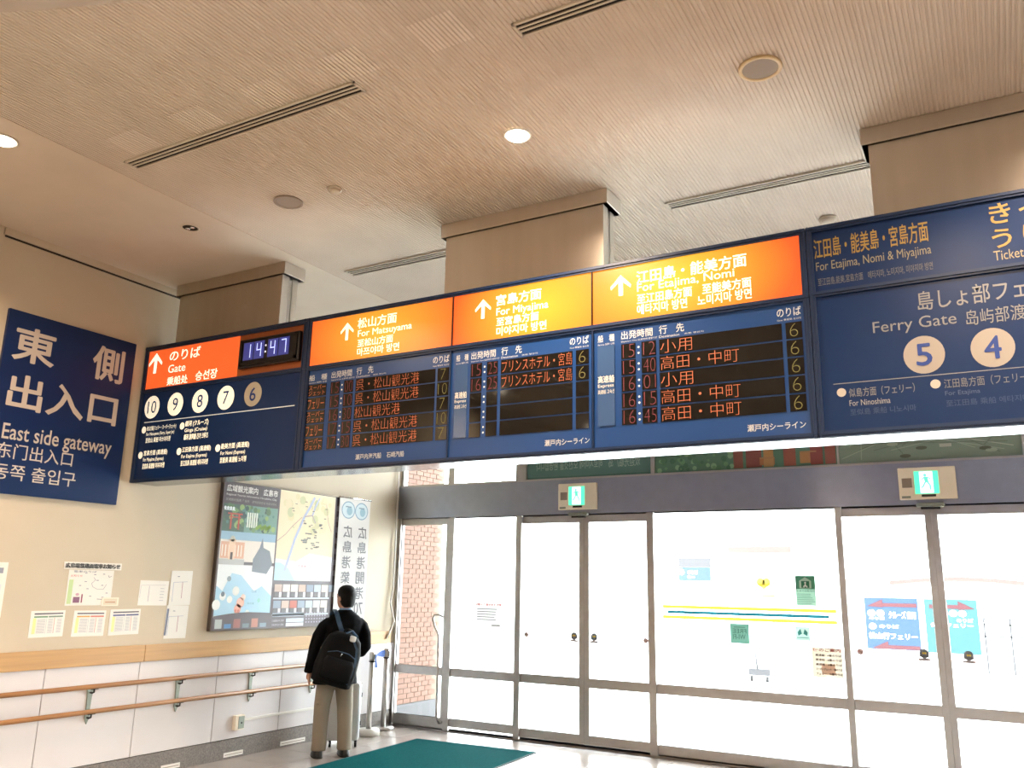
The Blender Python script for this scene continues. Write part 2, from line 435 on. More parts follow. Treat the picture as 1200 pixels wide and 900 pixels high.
# ------------------------------------------------------------------ steel ceiling columns that carry the sign
def column(x0,label):
    x1 = x0+1.375; c = ((x0+x1)/2,5.05,3.7); e = empty('ceiling_column',label,'steel column','steel columns between ceiling and sign',c)
    box('capital','steel_column',e, x0,x1,4.93,5.18,4.222,ZC-.001,bev=.003,center=c)
    box('front_plate','steel_column',e, x0+.038,x1-.038,4.952,5.03,3.702,4.222,center=c)
    box('side_strip','alu',e, x0+.05,x1-.042,5.03,5.068,3.702,4.222,center=c)
    box('shadow_gap','dark_gap',e, x0+.06,x1-.055,5.068,5.078,3.702,4.222,center=c)
    box('back_plate','steel_column',e, x0+.04,x1-.042,5.078,5.14,3.702,4.222,center=c)
column(-6.475,'steel ceiling column above the gate numbers and clock, close to the wall')
column(-3.483,'steel ceiling column above the orange Miyajima panel')
column(-.483,'steel ceiling column above the unlit ferry gate sign')

# ------------------------------------------------------------------ the long direction sign
YS, ZB, ZT = 4.775, 2.468, 3.70
def bars(e, c, hs, vs_, z0, z1, x0, x1, m='sign_blue_frame'):
    q = MB()
    for a,b in hs:
        q.box(x0,x1,YS,YS+.03,a,b); q.box(x0,x1,YS-.007,YS,(a+b)/2-.0035,(a+b)/2+.0035) if b-a > .02 else None
    for a,b in vs_:
        q.box(a,b,YS-.001,YS+.03,z0,z1)
        if b-a > .03: q.box(a+.3*(b-a),a+.45*(b-a),YS-.007,YS,z0,z1)
    return q.build('sign_frame',m,e,center=c)
def sign_art(): return Art((0,YS+.012,0),(1,0,0),(0,0,1),(0,-1,0))
WH = '#fffbe6'
# --- section 1
X0,X1 = -6.598,-4.633
c = (X0,YS,ZB)
s1 = empty('gate_sign','lit hanging sign with an orange arrow panel over gate numbers 10 to 6','sign',None,c)
box('housing','sign_blue',s1, X0,X1,YS+.03,5.062,ZB+.004,ZT-.002,center=c)
box('bottom_plate','polished_alu',s1, X0,X1,YS+.004,5.062,ZB,ZB+.004,center=c)
box('edge_trim','alu',s1, X0-.006,X0+.003,YS-.003,5.06,ZB,ZT,center=c)
bars(s1,c,[(3.658,ZT),(3.268,3.302),(ZB,2.496)],[(X0+.003,-6.555),(-4.672,X1)],ZB,ZT,X0+.003,X1)
lightbox('orange_one',-6.0,3.47,1.3,.5,'#f4642a','#ee5a26',1.0)
box('orange_face','orange_one',s1, -6.555,-5.398,YS+.012,YS+.03,3.302,3.658,center=c)
box('unlit_face','orange_unlit',s1, -5.398,-4.672,YS+.0121,YS+.03,3.302,3.658,center=c)
box('blue_face','sign_blue',s1, -6.555,-4.672,YS+.012,YS+.03,2.496,3.268,center=c)
a = sign_art()
def arrow(a, cx, z0, z1, w, col):
    t = w*.17; m_ = z1-w*.52
    a.rect(cx-t*.62,cx+t*.62,z0,z1-.02,col,1)
    a.poly([(cx,z1),(cx-w/2,m_),(cx-w/2+t*.1,m_-t*.9),(cx,z1-t*1.55)],col,1.2)
    a.poly([(cx,z1),(cx,z1-t*1.55),(cx+w/2-t*.1,m_-t*.9),(cx+w/2,m_)],col,1.2)
arrow(a,-6.455,3.445,3.635,.18,WH)
a.text('のりば',-6.272,-5.875,3.535,3.632,WH,bold=.012)
a.text('Gate',-6.272,-6.049,3.428,3.50,WH,bold=.012)
a.text('乘船处',-6.272,-6.002,3.312,3.39,WH,bold=.012)
a.text('승선장',-5.905,-5.636,3.320,3.405,WH,bold=.012)
a.build('lettering','print_glow',s1,center=c)
a = sign_art()
a.text('松山方面(フェリー・スーパージェット)',-6.464,-6.084,2.915,2.962,'#f0ecd8',bold=.02)
a.text('For Matsuyama (Ferry, Super Jet)',-6.464,-6.10,2.868,2.905,'#f0ecd8',bold=.02)
a.text('至松山 乘船 마쓰야마행',-6.464,-6.14,2.812,2.858,'#f0ecd8',bold=.02)
a.text('銀河 (クルーズ)',-5.967,-5.683,2.915,2.972,'#fff8e0',bold=.03)
a.text('Ginga (Cruise)',-5.967,-5.69,2.865,2.905,'#fff8e0',bold=.03)
a.text('銀河 游览船 긴가 크루즈',-5.967,-5.67,2.805,2.855,'#fff8e0',bold=.03)
for xa,xb,ja,en,zk in ((-6.466,-6.159,'宮島方面 (高速船)','For Miyajima (Express)','至宮島 高速船 미야지마행'),(-5.972,-5.621,'江田島方面 (高速船)','For Etajima (Express)','至江田島 高速船 에타지마행'),(-5.498,-5.177,'能美方面 (高速船)','For Nomi (Express)','至能美 高速船 노미행')):
    a.text(ja,xa,xb,2.692,2.745,'#fff8e0',bold=.02); a.text(en,xa,xb-.04,2.640,2.680,'#fff8e0',bold=.02); a.text(zk,xa,xb-.02,2.582,2.630,'#fff8e0',bold=.02)
for xc,zc in ((-6.505,2.933),(-6.006,2.932),(-6.51,2.707),(-6.01,2.711),(-5.537,2.71)): a.disc(xc,zc,.029,'#fff8e0',1,rb=.031)
a.line([(-6.513,3.0),(-4.716,2.998)],.007,'#c9c8c0',1)
a.build('lit_lettering','back_lit_white',s1,center=c)
def numdisc(par,s_,xc,zc,col,m_,w,z0,z1,bold,center,y=YS+.012):
    a = Art((0,y,0),(1,0,0),(0,0,1),(0,-1,0)); a.disc(xc,zc,.099,col,1,rb=.103); o = a.build('number_disc',m_,par,center=center)
    a = Art((0,y,0),(1,0,0),(0,0,1),(0,-1,0)); a.text(s_,xc-w,xc+w,z0,z1,'#173a86',h=3,bold=bold); a.build('digit','print',o,center=(0,0,0) if 0 else center).location = (0,0,0)
for s_,xc in (('10',-6.432),('9',-6.126),('8',-5.815),('7',-5.503),('6',-5.188)):
    numdisc(s1,s_,xc,3.134,'#fff8e0' if s_ != '6' else '#b5ad9c','back_lit_white' if s_ != '6' else 'print',.057 if len(s_) == 2 else .034,3.078,3.19,.012,c)
# --- clock
c = (-5.02,YS-.03,3.355)
ck = empty('digital_clock','black digital wall clock reading 14:47 on the orange sign','clock',None,c)
MB().box(-5.355,-4.685,YS-.028,YS+.012,3.355,3.602,bev=.008).build('case','black_plastic',ck,center=c)
f = MB().box(-5.335,-4.705,YS-.036,YS-.028,3.375,3.40).box(-5.335,-4.705,YS-.036,YS-.028,3.578,3.592).box(-5.335,-5.312,YS-.036,YS-.028,3.375,3.592).box(-4.73,-4.705,YS-.036,YS-.028,3.375,3.592)
f.build('bezel','black_plastic',ck,center=c)
SEG = {'1':'bc','4':'fgbc','7':'abc','0':'abcdef'}
ar = Art((0,YS-.0345,0),(1,0,0),(0,0,1),(0,-1,0))
for ch,xa in (('1',-5.293),('4',-5.172),('4',-5.018),('7',-4.897)):
    box('digit_pane','lcd_blue',ck, xa,xa+.108,YS-.0335,YS-.028,3.418,3.566,center=c)
    l,r,b,m_,tp = xa+.028,xa+.082,3.435,3.492,3.549; t = .009
    for k in SEG[ch]:
        {'a':lambda:ar.rect(l,r,tp-t,tp,'#b9c9ff'),'b':lambda:ar.rect(r-t,r,m_,tp,'#b9c9ff'),'c':lambda:ar.rect(r-t,r,b,m_,'#b9c9ff'),'d':lambda:ar.rect(l,r,b,b+t,'#b9c9ff'),'e':lambda:ar.rect(l,l+t,b,m_,'#b9c9ff'),'f':lambda:ar.rect(l,l+t,m_,tp,'#b9c9ff'),'g':lambda:ar.rect(l,r,m_-t/2,m_+t/2,'#b9c9ff')}[k]()
for zc in (3.466,3.52): ar.disc(-5.041,zc,.008,'#f4f2ff')
ar.build('digits','print_glow',ck,center=c)

# --- section 2-4: departure boards
X0,X1 = -4.633,-.806
c = (X0,YS,ZB)
s2 = empty('departure_board','lit departure board with three orange panels over black timetable displays','departure board',None,c)
box('housing','sign_blue',s2, X0+.001,X1,YS+.03,5.062,ZB+.004,ZT-.002,center=c)
box('bottom_plate','polished_alu',s2, X0+.001,X1,YS+.004,5.062,ZB,ZB+.004,center=c)
bars(s2,c,[(3.666,ZT),(3.262,3.300),(ZB,2.498)],[(X0+.001,-4.588),(-.84,X1)],ZB,ZT,X0+.001,X1)
for xa in (-3.2455,-2.158): box('panel_joint','black_plastic',s2, xa,xa+.007,YS-.002,YS+.03,3.30,3.666,center=c)
lightbox('orange_two',-3.90,3.50,.80,.50,'#ffb834','#f85a26',1.05)
lightbox('orange_three',-2.52,3.48,.72,.55,'#ffd23c','#fb5c22',1.1)
lightbox('orange_four',-1.66,3.52,.80,.46,'#ffd83a','#f85a26',1.1)
op = []
for xa,xb,m_,n_ in ((-4.588,-3.2455,'orange_two','松山'),(-3.2385,-2.158,'orange_three','宮島'),(-2.151,-.84,'orange_four','江田島')):
    op.append(box('orange_panel',m_,s2, xa,xb,YS+.010,YS+.03,3.30,3.666,center=c))
Y_ = '#fffde0'
def pa_(): return Art((0,YS+.010,0),(1,0,0),(0,0,1),(0,-1,0))
a = pa_(); arrow(a,-4.226,3.468,3.610,.13,Y_)
a.text('松山方面',-4.122,-3.751,3.545,3.628,Y_,bold=.02)
a.text('For Matsuyama',-4.115,-3.606,3.462,3.530,Y_,bold=.016)
a.text('至松山方面',-4.112,-3.776,3.396,3.458,Y_,bold=.02)
a.text('마쯔야마 방면',-4.112,-3.714,3.325,3.388,Y_,bold=.014)
a.build('lettering','print_glow',op[0],center=c); a = pa_(); arrow(a,-2.993,3.466,3.608,.13,Y_)
a.text('宮島方面',-2.886,-2.532,3.541,3.620,Y_,bold=.02)
a.text('For Miyajima',-2.882,-2.477,3.454,3.524,Y_,bold=.016)
a.text('至宮島方面',-2.880,-2.55,3.394,3.455,Y_,bold=.02)
a.text('미야지마 방면',-2.878,-2.491,3.322,3.385,Y_,bold=.014)
a.build('lettering','print_glow',op[1],center=c); a = pa_(); arrow(a,-1.955,3.472,3.612,.14,Y_)
a.text('江田島・能美方面',-1.847,-1.149,3.532,3.618,Y_,bold=.02)
a.text('For Etajima, Nomi',-1.843,-1.225,3.462,3.532,Y_,bold=.016)
a.text('至江田島方面　至能美方面',-1.844,-1.127,3.396,3.462,Y_,bold=.02)
a.text('에타지마 방면　노미지마 방면',-1.846,-1.128,3.326,3.392,Y_,bold=.014)
a.build('lettering','print_glow',op[2],center=c)
LED_O,LED_R,LED_G = '#bd6844','#74303a','#726f3c'
def board(x0,x1,cols,plate,rows,cap,kinds=None,caps=((0,0),)):
    box('display_face','sign_blue_lit',s2, x0+.004,x1-.004,YS+.014,YS+.03,2.498,3.262,center=c)
    f_ = MB().box(x0-.004,x0+.004,YS-.001,YS+.03,2.498,3.262); f_.build('divider','sign_blue_frame',s2,center=c)
    zt_,zb_ = 3.147,2.628; ph = (zt_-zb_+.010)/5
    wp = Art((0,YS+.014,0),(1,0,0),(0,0,1),(0,-1,0))
    W_ = '#d8dbe0'
    (h0,h1),(m0,m1),(d0,d1),(g0,g1) = cols
    f0,f1 = plate
    wp.text('船　種',f0,f1,3.178,3.226,W_,bold=.01); wp.text('Service 船种 선종',f0,f1,3.156,3.170,W_)
    wp.text('出発時間',h0,m1-.04+.02,3.178,3.232,W_,bold=.01); wp.text('Departure Time 出发时间 출발시간',h0,m1+.01,3.157,3.171,W_)
    wp.text('行　先',d0,d0+.16,3.180,3.236,W_,bold=.01); wp.text('Destination',d0,d0+.13,3.157,3.172,W_); wp.text('去处 행선지',d0+.16,d0+.28,3.159,3.170,W_)
    wp.text('のりば',g0-.045,g1,3.186,3.240,W_,bold=.01); wp.text('Gate 乘船处 승선장',g0-.045,g1,3.162,3.174,W_)
    for t_,ca,cb in cap: wp.text(t_,ca,cb,2.530,2.572,W_,bold=.01)
    for k in range(5):
        za = zt_-k*ph; zb2 = za-ph+.010
        cells = [(h0,h1),(m0,m1),(d0,d1),(g0,g1)]
        if kinds: cells.append(plate)
        pn = [box('display_pane','display_black',s2, xa,xb,YS+.010,YS+.02,zb2,za,center=c) for xa,xb in cells]
        def led(i_,*a_,**k_):
            l_ = Art((0,YS+.0095,0),(1,0,0),(0,0,1),(0,-1,0),.0004); l_.text(*a_,**k_); l_.build('led_text','led',pn[i_],center=c)
        for zz in (za-.03,za-.068): wp.disc((h1+m0)/2,zz,.007,'#f2f0e6',1,n=12)
        z0_,z1_ = zb2+.006,za-.006; hh = z1_-z0_
        if k < len(rows):
            hr,mn,ds,gt = rows[k]
            led(0,hr,h0+.012,h1-.006,z0_,z1_,LED_R,bold=-.026); led(1,mn,m0+.012,m1-.004,z0_,z1_,LED_R,bold=-.026)
            wd = ds[1]; led(2,ds[0],d0+.008,d0+.008+wd,z0_,z1_,LED_O,bold=-.016)
            gw = .045 if len(gt) == 1 else .075
            gc = (g0+g1)/2
            led(3,gt,gc-gw/2,gc+gw/2,z0_+.004,z1_-.002,LED_G,bold=-.028)
            if kinds:
                if kinds[k] == 's': led(4,'スーパー',f0+.01,f1-.005,z0_+hh*.54,z1_,LED_O,bold=-.005); led(4,'ジェット',f0+.01,f1-.01,z0_,z0_+hh*.46,LED_O,bold=-.005)
                else: led(4,'フェリー',f0+.01,f1-.01,z0_,z1_-.006,LED_O,bold=-.005)
    if not kinds:
        box('type_plate','plate_blue',s2, f0,f1,YS+.008,YS+.02,2.632,3.150,center=c)
        w2 = Art((0,YS+.008,0),(1,0,0),(0,0,1),(0,-1,0))
        w2.text('高速船',f0+.002,f1-.002,2.908,2.955,'#eceae2',bold=.015); w2.text('Express',f0+.002,f1-.006,2.873,2.900,'#eceae2',bold=.01); w2.text('高速船 고속선',f0+.002,f1-.002,2.836,2.864,'#eceae2')
        w2.build('plate_lettering','print',s2,center=c)
    wp.build('header_lettering','print',s2,center=c)
KM = '呉・松山観光港'
board(-4.588,-3.252,((-4.355,-4.265),(-4.222,-4.133),(-4.107,-3.380),(-3.359,-3.264)),(-4.584,-4.400),
      [('15','00',(KM,.58),'7'),('15','10',(KM,.58),'10'),('16','30',('松山観光港',.42),'7'),('17','15',(KM,.58),'10'),('17','30',(KM,.58),'7')],
      [('瀬戸内海汽船',-4.067,-3.828),('石崎汽船',-3.779,-3.624)],kinds='sfsfs')
board(-3.248,-2.160,((-3.080,-2.990),(-2.948,-2.862),(-2.837,-2.298),(-2.273,-2.182)),(-3.205,-3.103),
      [('15','25',('プリンスホテル・宮島',.53),'6'),('16','25',('プリンスホテル・宮島',.53),'6')],[('瀬戸内シーライン',-2.497,-2.178)])
board(-2.150,-.838,((-1.957,-1.863),(-1.822,-1.728),(-1.706,-.968),(-.946,-.856)),(-2.118,-2.003),
      [('15','12',('小用',.20),'6'),('15','40',('高田・中町',.48),'6'),('16','01',('小用',.20),'6'),('16','15',('高田・中町',.48),'6'),('16','45',('高田・中町',.48),'6')],[('瀬戸内シーライン',-1.19,-.867)])

# --- section 5: unlit ferry gate sign
X0,X1 = -.802,2.2
c = (X0,YS,ZB)
s3 = empty('ferry_gate_sign','unlit dark blue ferry gate sign with gates 5 and 4 and yellow ticket lettering','sign',None,c)
box('housing','sign_blue',s3, X0,X1,YS+.03,5.062,ZB+.004,ZT-.002,center=c)
box('bottom_plate','polished_alu',s3, X0,X1,YS+.004,5.062,ZB,ZB+.004,center=c)
bars(s3,c,[(3.668,ZT),(3.274,3.305),(ZB,2.503)],[(X0,-.770),(X1-.03,X1)],ZB,ZT,X0,X1)
box('upper_face','sign_blue',s3, -.770,X1-.03,YS+.014,YS+.03,3.305,3.668,center=c)
box('lower_face','sign_blue',s3, -.770,X1-.03,YS+.014,YS+.03,2.503,3.274,center=c)
a = Art((0,YS+.014,0),(1,0,0),(0,0,1),(0,-1,0))
YL,GR = '#a2864a','#85868a'
a.text('江田島・能美島・宮島方面',-.763,-.171,3.503,3.625,YL,bold=.01)
a.text('For Etajima, Nomi & Miyajima',-.758,-.165,3.415,3.482,'#928b78')
a.text('至江田島,能美,宮島方面　에타지마, 노미지마, 미야지마 방면',-.753,-.165,3.338,3.385,'#6f7076')
a.text('きっぷ',.122,.50,3.537,3.650,YL,bold=.014); a.text('うりば',.122,.50,3.402,3.510,YL,bold=.014)
a.text('Tickets',.120,.272,3.335,3.388,'#9c9278')
a.text('島しょ部フェリーのりば',-.256,.70,3.118,3.225,GR,bold=.006)
a.text('Ferry Gate',-.486,-.081,3.005,3.088,GR)
a.text('岛屿部渡轮乘船处',-.037,.50,3.005,3.088,'#86878a')
a.line([(-.71,2.762),(1.2,2.757)],.004,'#8b8c90',1)
for s_,xc in (('5',-.249),('4',.067)):
    numdisc(s3,s_,xc,2.876,'#9c958e','print',.036,2.818,2.935,.03,c,YS+.014)
a.disc(-.671,2.712,.024,'#b8b2a8',1); a.disc(-.209,2.713,.024,'#b8b2a8',1)
a.text('似島方面（フェリー）',-.633,-.308,2.680,2.730,GR); a.text('For Ninoshima',-.634,-.43,2.632,2.664,'#9b9b9e')
a.text('至似島 乘船 니노시마',-.634,-.31,2.580,2.615,'#3c4f74')
a.text('江田島方面（フェリー）',-.169,.215,2.684,2.735,'#77797f'); a.text('For Etajima',-.169,-.01,2.640,2.670,'#4b5c80'); a.text('至江田島 乘船 에타지마',-.169,.2,2.588,2.622,'#34486f')
a.build('lettering','print',s3,center=c)['kind'] = 'stuff'

# ------------------------------------------------------------------ sign on the left wall
c = (XW,4.09,2.262)
ws = empty('wall_sign','big dark blue wall sign for the east side gateway in four languages','sign',None,c)
box('board','wall_sign_blue',ws, XW,XW+.03, 3.515,4.658,2.262,3.70,bev=.002,center=c)
a = Art((XW+.03,0,0),(0,1,0),(0,0,1),(1,0,0))
TW = '#c9bfb6'
a.text('東',3.585,3.925,3.305,3.585,TW,bold=.025); a.text('側',4.265,4.555,3.305,3.600,TW,bold=.025)
a.text('出入口',3.600,4.545,2.925,3.195,TW,bold=.025)
a.text('East side gateway',3.605,4.541,2.640,2.800,TW,bold=.008)
a.text('东门出入口',3.585,4.205,2.532,2.652,TW,bold=.004); a.text('동쪽 출입구',3.585,4.255,2.370,2.490,TW,bold=.004)
a.build('lettering','print',ws,center=c)

# ------------------------------------------------------------------ posters and notices on the left wall
def sheet(name,label,y0,y1,z0,z1,art,cat='notice',m='paper',rot=0,off=0):
    c = (XW+off,(y0+y1)/2,(z0+z1)/2); e = empty(name,label,cat,None,c)
    q = MB().box(XW+off,XW+off+.0025,y0,y1,z0,z1)
    o1 = q.build('paper',m,e,center=c)
    a = Art((XW+off+.0026,y0,z0),(0,(y1-y0),0),(0,0,(z1-z0)),(1,0,0),.0005); art(a)
    a.build('print','print',e,center=c)
    e.rotation_euler = (rot,0,0)
    return e
def timetable(h1,h2):
    def f(a):
        a.rect(.10,.94,.86,.91,'#4a4a5a'); a.rect(.10,.5,.74,.80,h1); a.rect(.52,.94,.74,.80,h2)
        a.rect(.08,.17,.14,.72,'#efe7a0')
        for x0_ in (.2,.52,.78):
            for k in range(12): a.rect(x0_,x0_+.24 if x0_ < .5 else x0_+.14,.16+k*.046,.18+k*.046,'#b4b6bc')
        a.line([(.70,.14),(.70,.72)],.012,'#c4606c'); a.line([(.47,.14),(.47,.72)],.008,'#9aa0b0')
    return f
sheet('timetable_sheet','small timetable sheet with a green heading, leftmost of three in the lower row',4.062,4.345,1.188,1.390,timetable('#6f9a78','#7c9486'),rot=.01)
sheet('timetable_sheet','small timetable sheet with an orange heading, middle of the three in the lower row',4.420,4.710,1.180,1.386,timetable('#d9a25c','#cf7a6c'),rot=-.01)
sheet('timetable_sheet','small timetable sheet with a dark blue heading, right one of three in the lower row',4.750,5.047,1.180,1.392,timetable('#4b5687','#4b5687'),rot=.012)
sheet('notice_heading','white paper strip lettered as the heading of the tram notice on the wall',4.275,4.802,1.716,1.773,lambda a:a.text('広島電鉄路面電車お知らせ',.03,.97,.15,.85,'#333333',bold=.02),off=.003)
def tramart(a):
    a.rect(.03,.12,.05,.72,'#bcd49c'); a.text('電車のりば',.10,.6,.92,.98,'#5c6a86'); a.text('お知らせ',.05,.3,.80,.86,'#c85a66'); a.rect(.16,.30,.08,.24,'#7a4a66'); a.disc(.24,.31,.04,'#c9a0b0',n=14)
    a.line([(.55,.8),(.6,.72),(.52,.62),(.56,.52),(.66,.46),(.8,.46),(.86,.6)],.01,'#9a9aa8'); a.line([(.88,.86),(.9,.8),(.96,.84)],.012,'#8a8a9a')
    for u_,v_ in ((.35,.9),(.55,.86),(.75,.88),(.36,.66),(.42,.46),(.62,.7),(.74,.56),(.86,.34),(.78,.22),(.5,.25),(.25,.55)): a.rect(u_,u_+.05,v_,v_+.02,'#8c8fa2')
    a.rect(.33,.36,.08,.32,'#8a3a52'); a.line([(.68,.18),(.95,.16)],.015,'#6b6d80')
sheet('tram_map_notice','white tram route notice with a green stripe under its heading strip',4.328,4.738,1.426,1.712,tramart)
sheet('taped_note','tiny beige note taped at the lower right corner of the tram notice',4.652,4.812,1.420,1.490,lambda a:[a.rect(.1,.9,.15,.85,'#d9cdb4'),a.rect(.2,.8,.4,.5,'#b87a5a',2)],m='cream_plastic',off=.004)
def formart(a):
    a.line([(.33,.15),(.33,.78)],.012,'#8a7f98'); a.line([(.05,.8),(.9,.83)],.01,'#a8a6b4')
    for k in range(5): a.rect(.72,.86,.2+k*.12,.215+k*.12,'#9b9daa')
    a.line([(.04,.3),(.04,.8)],.008,'#a2a6b8')
sheet('fare_notice','square white fare notice pinned left of the two tall sheets',5.007,5.308,1.420,1.635,formart,rot=-.015)
def colart(a):
    a.line([(.56,.2),(.56,.68)],.02,'#a45a74'); a.line([(.14,.1),(.14,.66)],.015,'#9aa6c8'); a.line([(.14,.66),(.8,.68)],.012,'#b0b4c8'); a.rect(.3,.4,.82,.84,'#8a8c9c')
sheet('tall_notice','upper of two white sheets hung one over the other beside the map poster',5.325,5.562,1.420,1.728,colart,rot=.01,off=.003)
sheet('tall_notice','lower of two white sheets hung one over the other beside the map poster',5.313,5.556,1.128,1.418,lambda a:[colart(a),a.poly([(.0,.1),(.09,.1),(.12,.9),(.03,.9)],'#6d7488')],rot=-.01)
sheet('poster_sheet','white sheet on the wall cut off by the left edge of the picture',3.52,3.827,1.343,1.752,lambda a:[a.rect(.1,.9,.8,.9,'#9096a8'),a.rect(.1,.9,.2,.6,'#d9dce2')],cat='poster')

# map poster
Y0,Y1,Z0,Z1 = 5.790,7.560,1.178,2.605
c = (XW,(Y0+Y1)/2,Z0)
mp_ = empty('map_poster','large tourist information map board with photos on the left wall','map board',None,c)
box('board','poster_frame',mp_, XW+.001,XW+.05,Y0,Y1,Z0,Z1,bev=.004,center=c)
a = Art((XW+.05,0,0),(0,1,0),(0,0,1),(1,0,0),.0006)
DK = '#5d545a'
a.rect(Y0+.01,Y1-.01,Z0+.01,Z1-.01,DK,1)
yd = 6.545                                   # divider between the two halves
a.rect(Y0+.02,yd-.01,2.39,Z1-.01,'#4c4347',2)
a.text('広域観光案内　広島市',Y0+.04,yd-.03,2.505,2.575,'#e6e2de',3,bold=.015)
a.text('Regional Tourist Information Hiroshima City',Y0+.04,yd-.04,2.462,2.488,'#d2ccc8',3,bold=.01)
a.text('区域观光指南 广岛市　광역관광안내 히로시마시',Y0+.04,yd-.04,2.415,2.442,'#a39c9c',3)
# left half: photographs
a.rect(Y0+.02,yd-.01,2.12,2.388,'#3f5a4c',2); a.rect(Y0+.30,yd-.01,2.12,2.388,'#6f9384',3)
rnd = random.Random(3)
for k in range(70):
    y_ = rnd.uniform(Y0+.05,yd-.05); z_ = rnd.uniform(2.15,2.37); a.disc(y_,z_,rnd.uniform(.012,.035),rnd.choice(['#4d6b4a','#6c8f5e','#2e4a44','#8aa66a','#507a72','#3a5548']),3+.01*k,n=9)
a.rect(Y0+.08,Y0+.27,2.285,2.30,'#b9503c',5); a.rect(Y0+.10,Y0+.25,2.255,2.266,'#b9503c',5)
for y_ in (Y0+.115,Y0+.215): a.rect(y_,y_+.02,2.14,2.29,'#b9503c',5)
for k in range(5): a.rect(Y0+.33+.03*k,Y0+.35+.03*k,2.17,2.32,'#dfe6da',5)
for k in range(9): a.disc(Y0+.47+.022*k,2.17+.012*(k%3),.02,'#7fa23f',6,n=9)
for k in range(4): a.disc(Y0+.04+.035*k,2.345,.016,'#dfe8ea',6,n=10)
a.rect(Y0+.03,Y0+.17,2.322,2.330,'#dfe8ea',6)
a.rect(Y0+.02,yd-.01,2.04,2.12,'#8fb0c4',3)
a.rect(Y0+.02,yd-.01,1.83,2.04,'#e6ddd2',3); a.rect(Y0+.03,Y0+.33,1.86,2.02,'#d9a98c',4)
for k in range(7): a.rect(Y0+.045+.04*k,Y0+.058+.04*k,1.88,1.99,'#f0e6d8',5)
a.rect(Y0+.13,Y0+.21,1.85,2.045,'#e8c8ac',6); a.rect(Y0+.155,Y0+.185,1.85,1.92,'#4a3f3c',7); a.disc(Y0+.17,2.05,.03,'#c9cabc',6,n=12)
a.rect(Y0+.02,Y0+.34,1.80,1.855,'#b9b9b6',5)
a.poly([(yd-.30,1.86),(yd-.22,1.98),(yd-.19,2.08),(yd-.17,1.98),(yd-.08,1.95),(yd-.03,1.82),(yd-.10,1.72),(yd-.30,1.74)],'#747c86',5)
# island map
a.rect(Y0+.02,yd-.01,1.30,1.80,'#eef3f4',4)
a.poly([(Y0+.02,1.32),(yd-.01,1.32),(yd-.01,1.50),(yd-.15,1.60),(yd-.25,1.55),(Y0+.32,1.70),(Y0+.2,1.72),(Y0+.1,1.55),(Y0+.02,1.60)],'#a9cfe4',5)
for y_,z_,r_,c_ in ((.11,1.50,.04,'#e9eef0'),(.2,1.47,.035,'#f0f1ee'),(.27,1.55,.045,'#f3f3ee'),(.34,1.44,.05,'#efb8a4'),(.31,1.38,.045,'#f0b29c'),(.37,1.49,.03,'#f4cdbb'),(.04,1.42,.05,'#eef1ee'),(.58,1.46,.022,'#8cc4c0'),(.44,1.34,.03,'#e8f0ee')): a.disc(Y0+y_,z_,r_,c_,6,n=14)
a.disc(Y0+.17,1.665,.026,'#7d8a92',7,n=14); a.disc(Y0+.11,1.52,.024,'#5d6a78',7,n=14)
a.text('宮島',Y0+.27,Y0+.34,1.345,1.375,'#b24a56',7); a.text('江田島',Y0+.47,Y0+.54,1.535,1.56,'#6a8cb0',7); a.text('安芸灘',Y0+.43,Y0+.52,1.42,1.44,'#6a9cae',7)
a.poly([(Y0+.02,1.19),(yd-.01,1.19),(yd-.01,1.335)]+[(Y0+.02+(yd-Y0-.03)*t_,1.315+.022*math.sin(math.pi*t_)+.018*t_) for t_ in (.8,.6,.4,.2,0)],DK,8)
for k,c_ in enumerate(('#b7bfbc','#5c8fc0','#a06a66','#7d8f96','#c58a78','#8fa3b0')):
    a.rect(Y0+.045+k*.115,Y0+.13+k*.115,1.20,1.285 if k%2 == 0 else 1.24,c_,9)
# right half: city map
y0,y1 = yd+.01,7.42
a.rect(y0,y1,1.66,Z1-.01,'#e6d6b4',2); a.poly([(y0,1.66),(y1,1.66),(y1,1.92),(y0+.5,1.95),(y0+.3,1.86),(y0,1.88)],'#e9eff2',3)
a.poly([(y0,1.66),(y0+.3,1.66),(y0+.2,1.78),(y0+.08,1.84),(y0,1.84)],'#b8d9ea',4)
for k in range(36):
    y_ = rnd.uniform(y0+.06,y1-.06); z_ = rnd.uniform(2.18,2.55); a.disc(y_,z_,rnd.uniform(.02,.055),rnd.choice(['#cfc99c','#dccfa4','#c4c498','#e2d3ae']),3+.01*k,n=11)
a.line([(y0+.14,1.76),(y0+.26,2.10),(y0+.38,2.34),(y0+.45,2.44),(y0+.52,2.56)],.03,'#aeb9d6',5)
a.line([(y0+.38,2.34),(y0+.5,2.36),(y0+.56,2.28)],.014,'#b0a2a0',6); a.line([(y0+.5,2.36),(y0+.54,2.46),(y0+.6,2.56)],.02,'#aeb9d6',5)
a.line([(y0,2.06),(y0+.12,2.14),(y0+.2,2.22),(y0+.34,2.33)],.008,'#b89a8c',6); a.line([(y1-.15,2.5),(y1-.1,2.3),(y1-.04,2.2)],.007,'#b89a8c',6)
for k in range(26): y_ = y0+rnd.uniform(.34,.66); z_ = rnd.uniform(1.98,2.28); a.rect(y_,y_+rnd.uniform(.03,.07),z_,z_+.013,rnd.choice(['#5f6262','#77776f','#8a8478']),7)
for k in range(10): y_ = y0+rnd.uniform(.1,.8); z_ = rnd.uniform(2.2,2.5); a.rect(y_,y_+.035,z_,z_+.01,'#8a8676',7)
a.text('広島港',y0+.33,y0+.46,1.80,1.825,'#c06a7c',7)
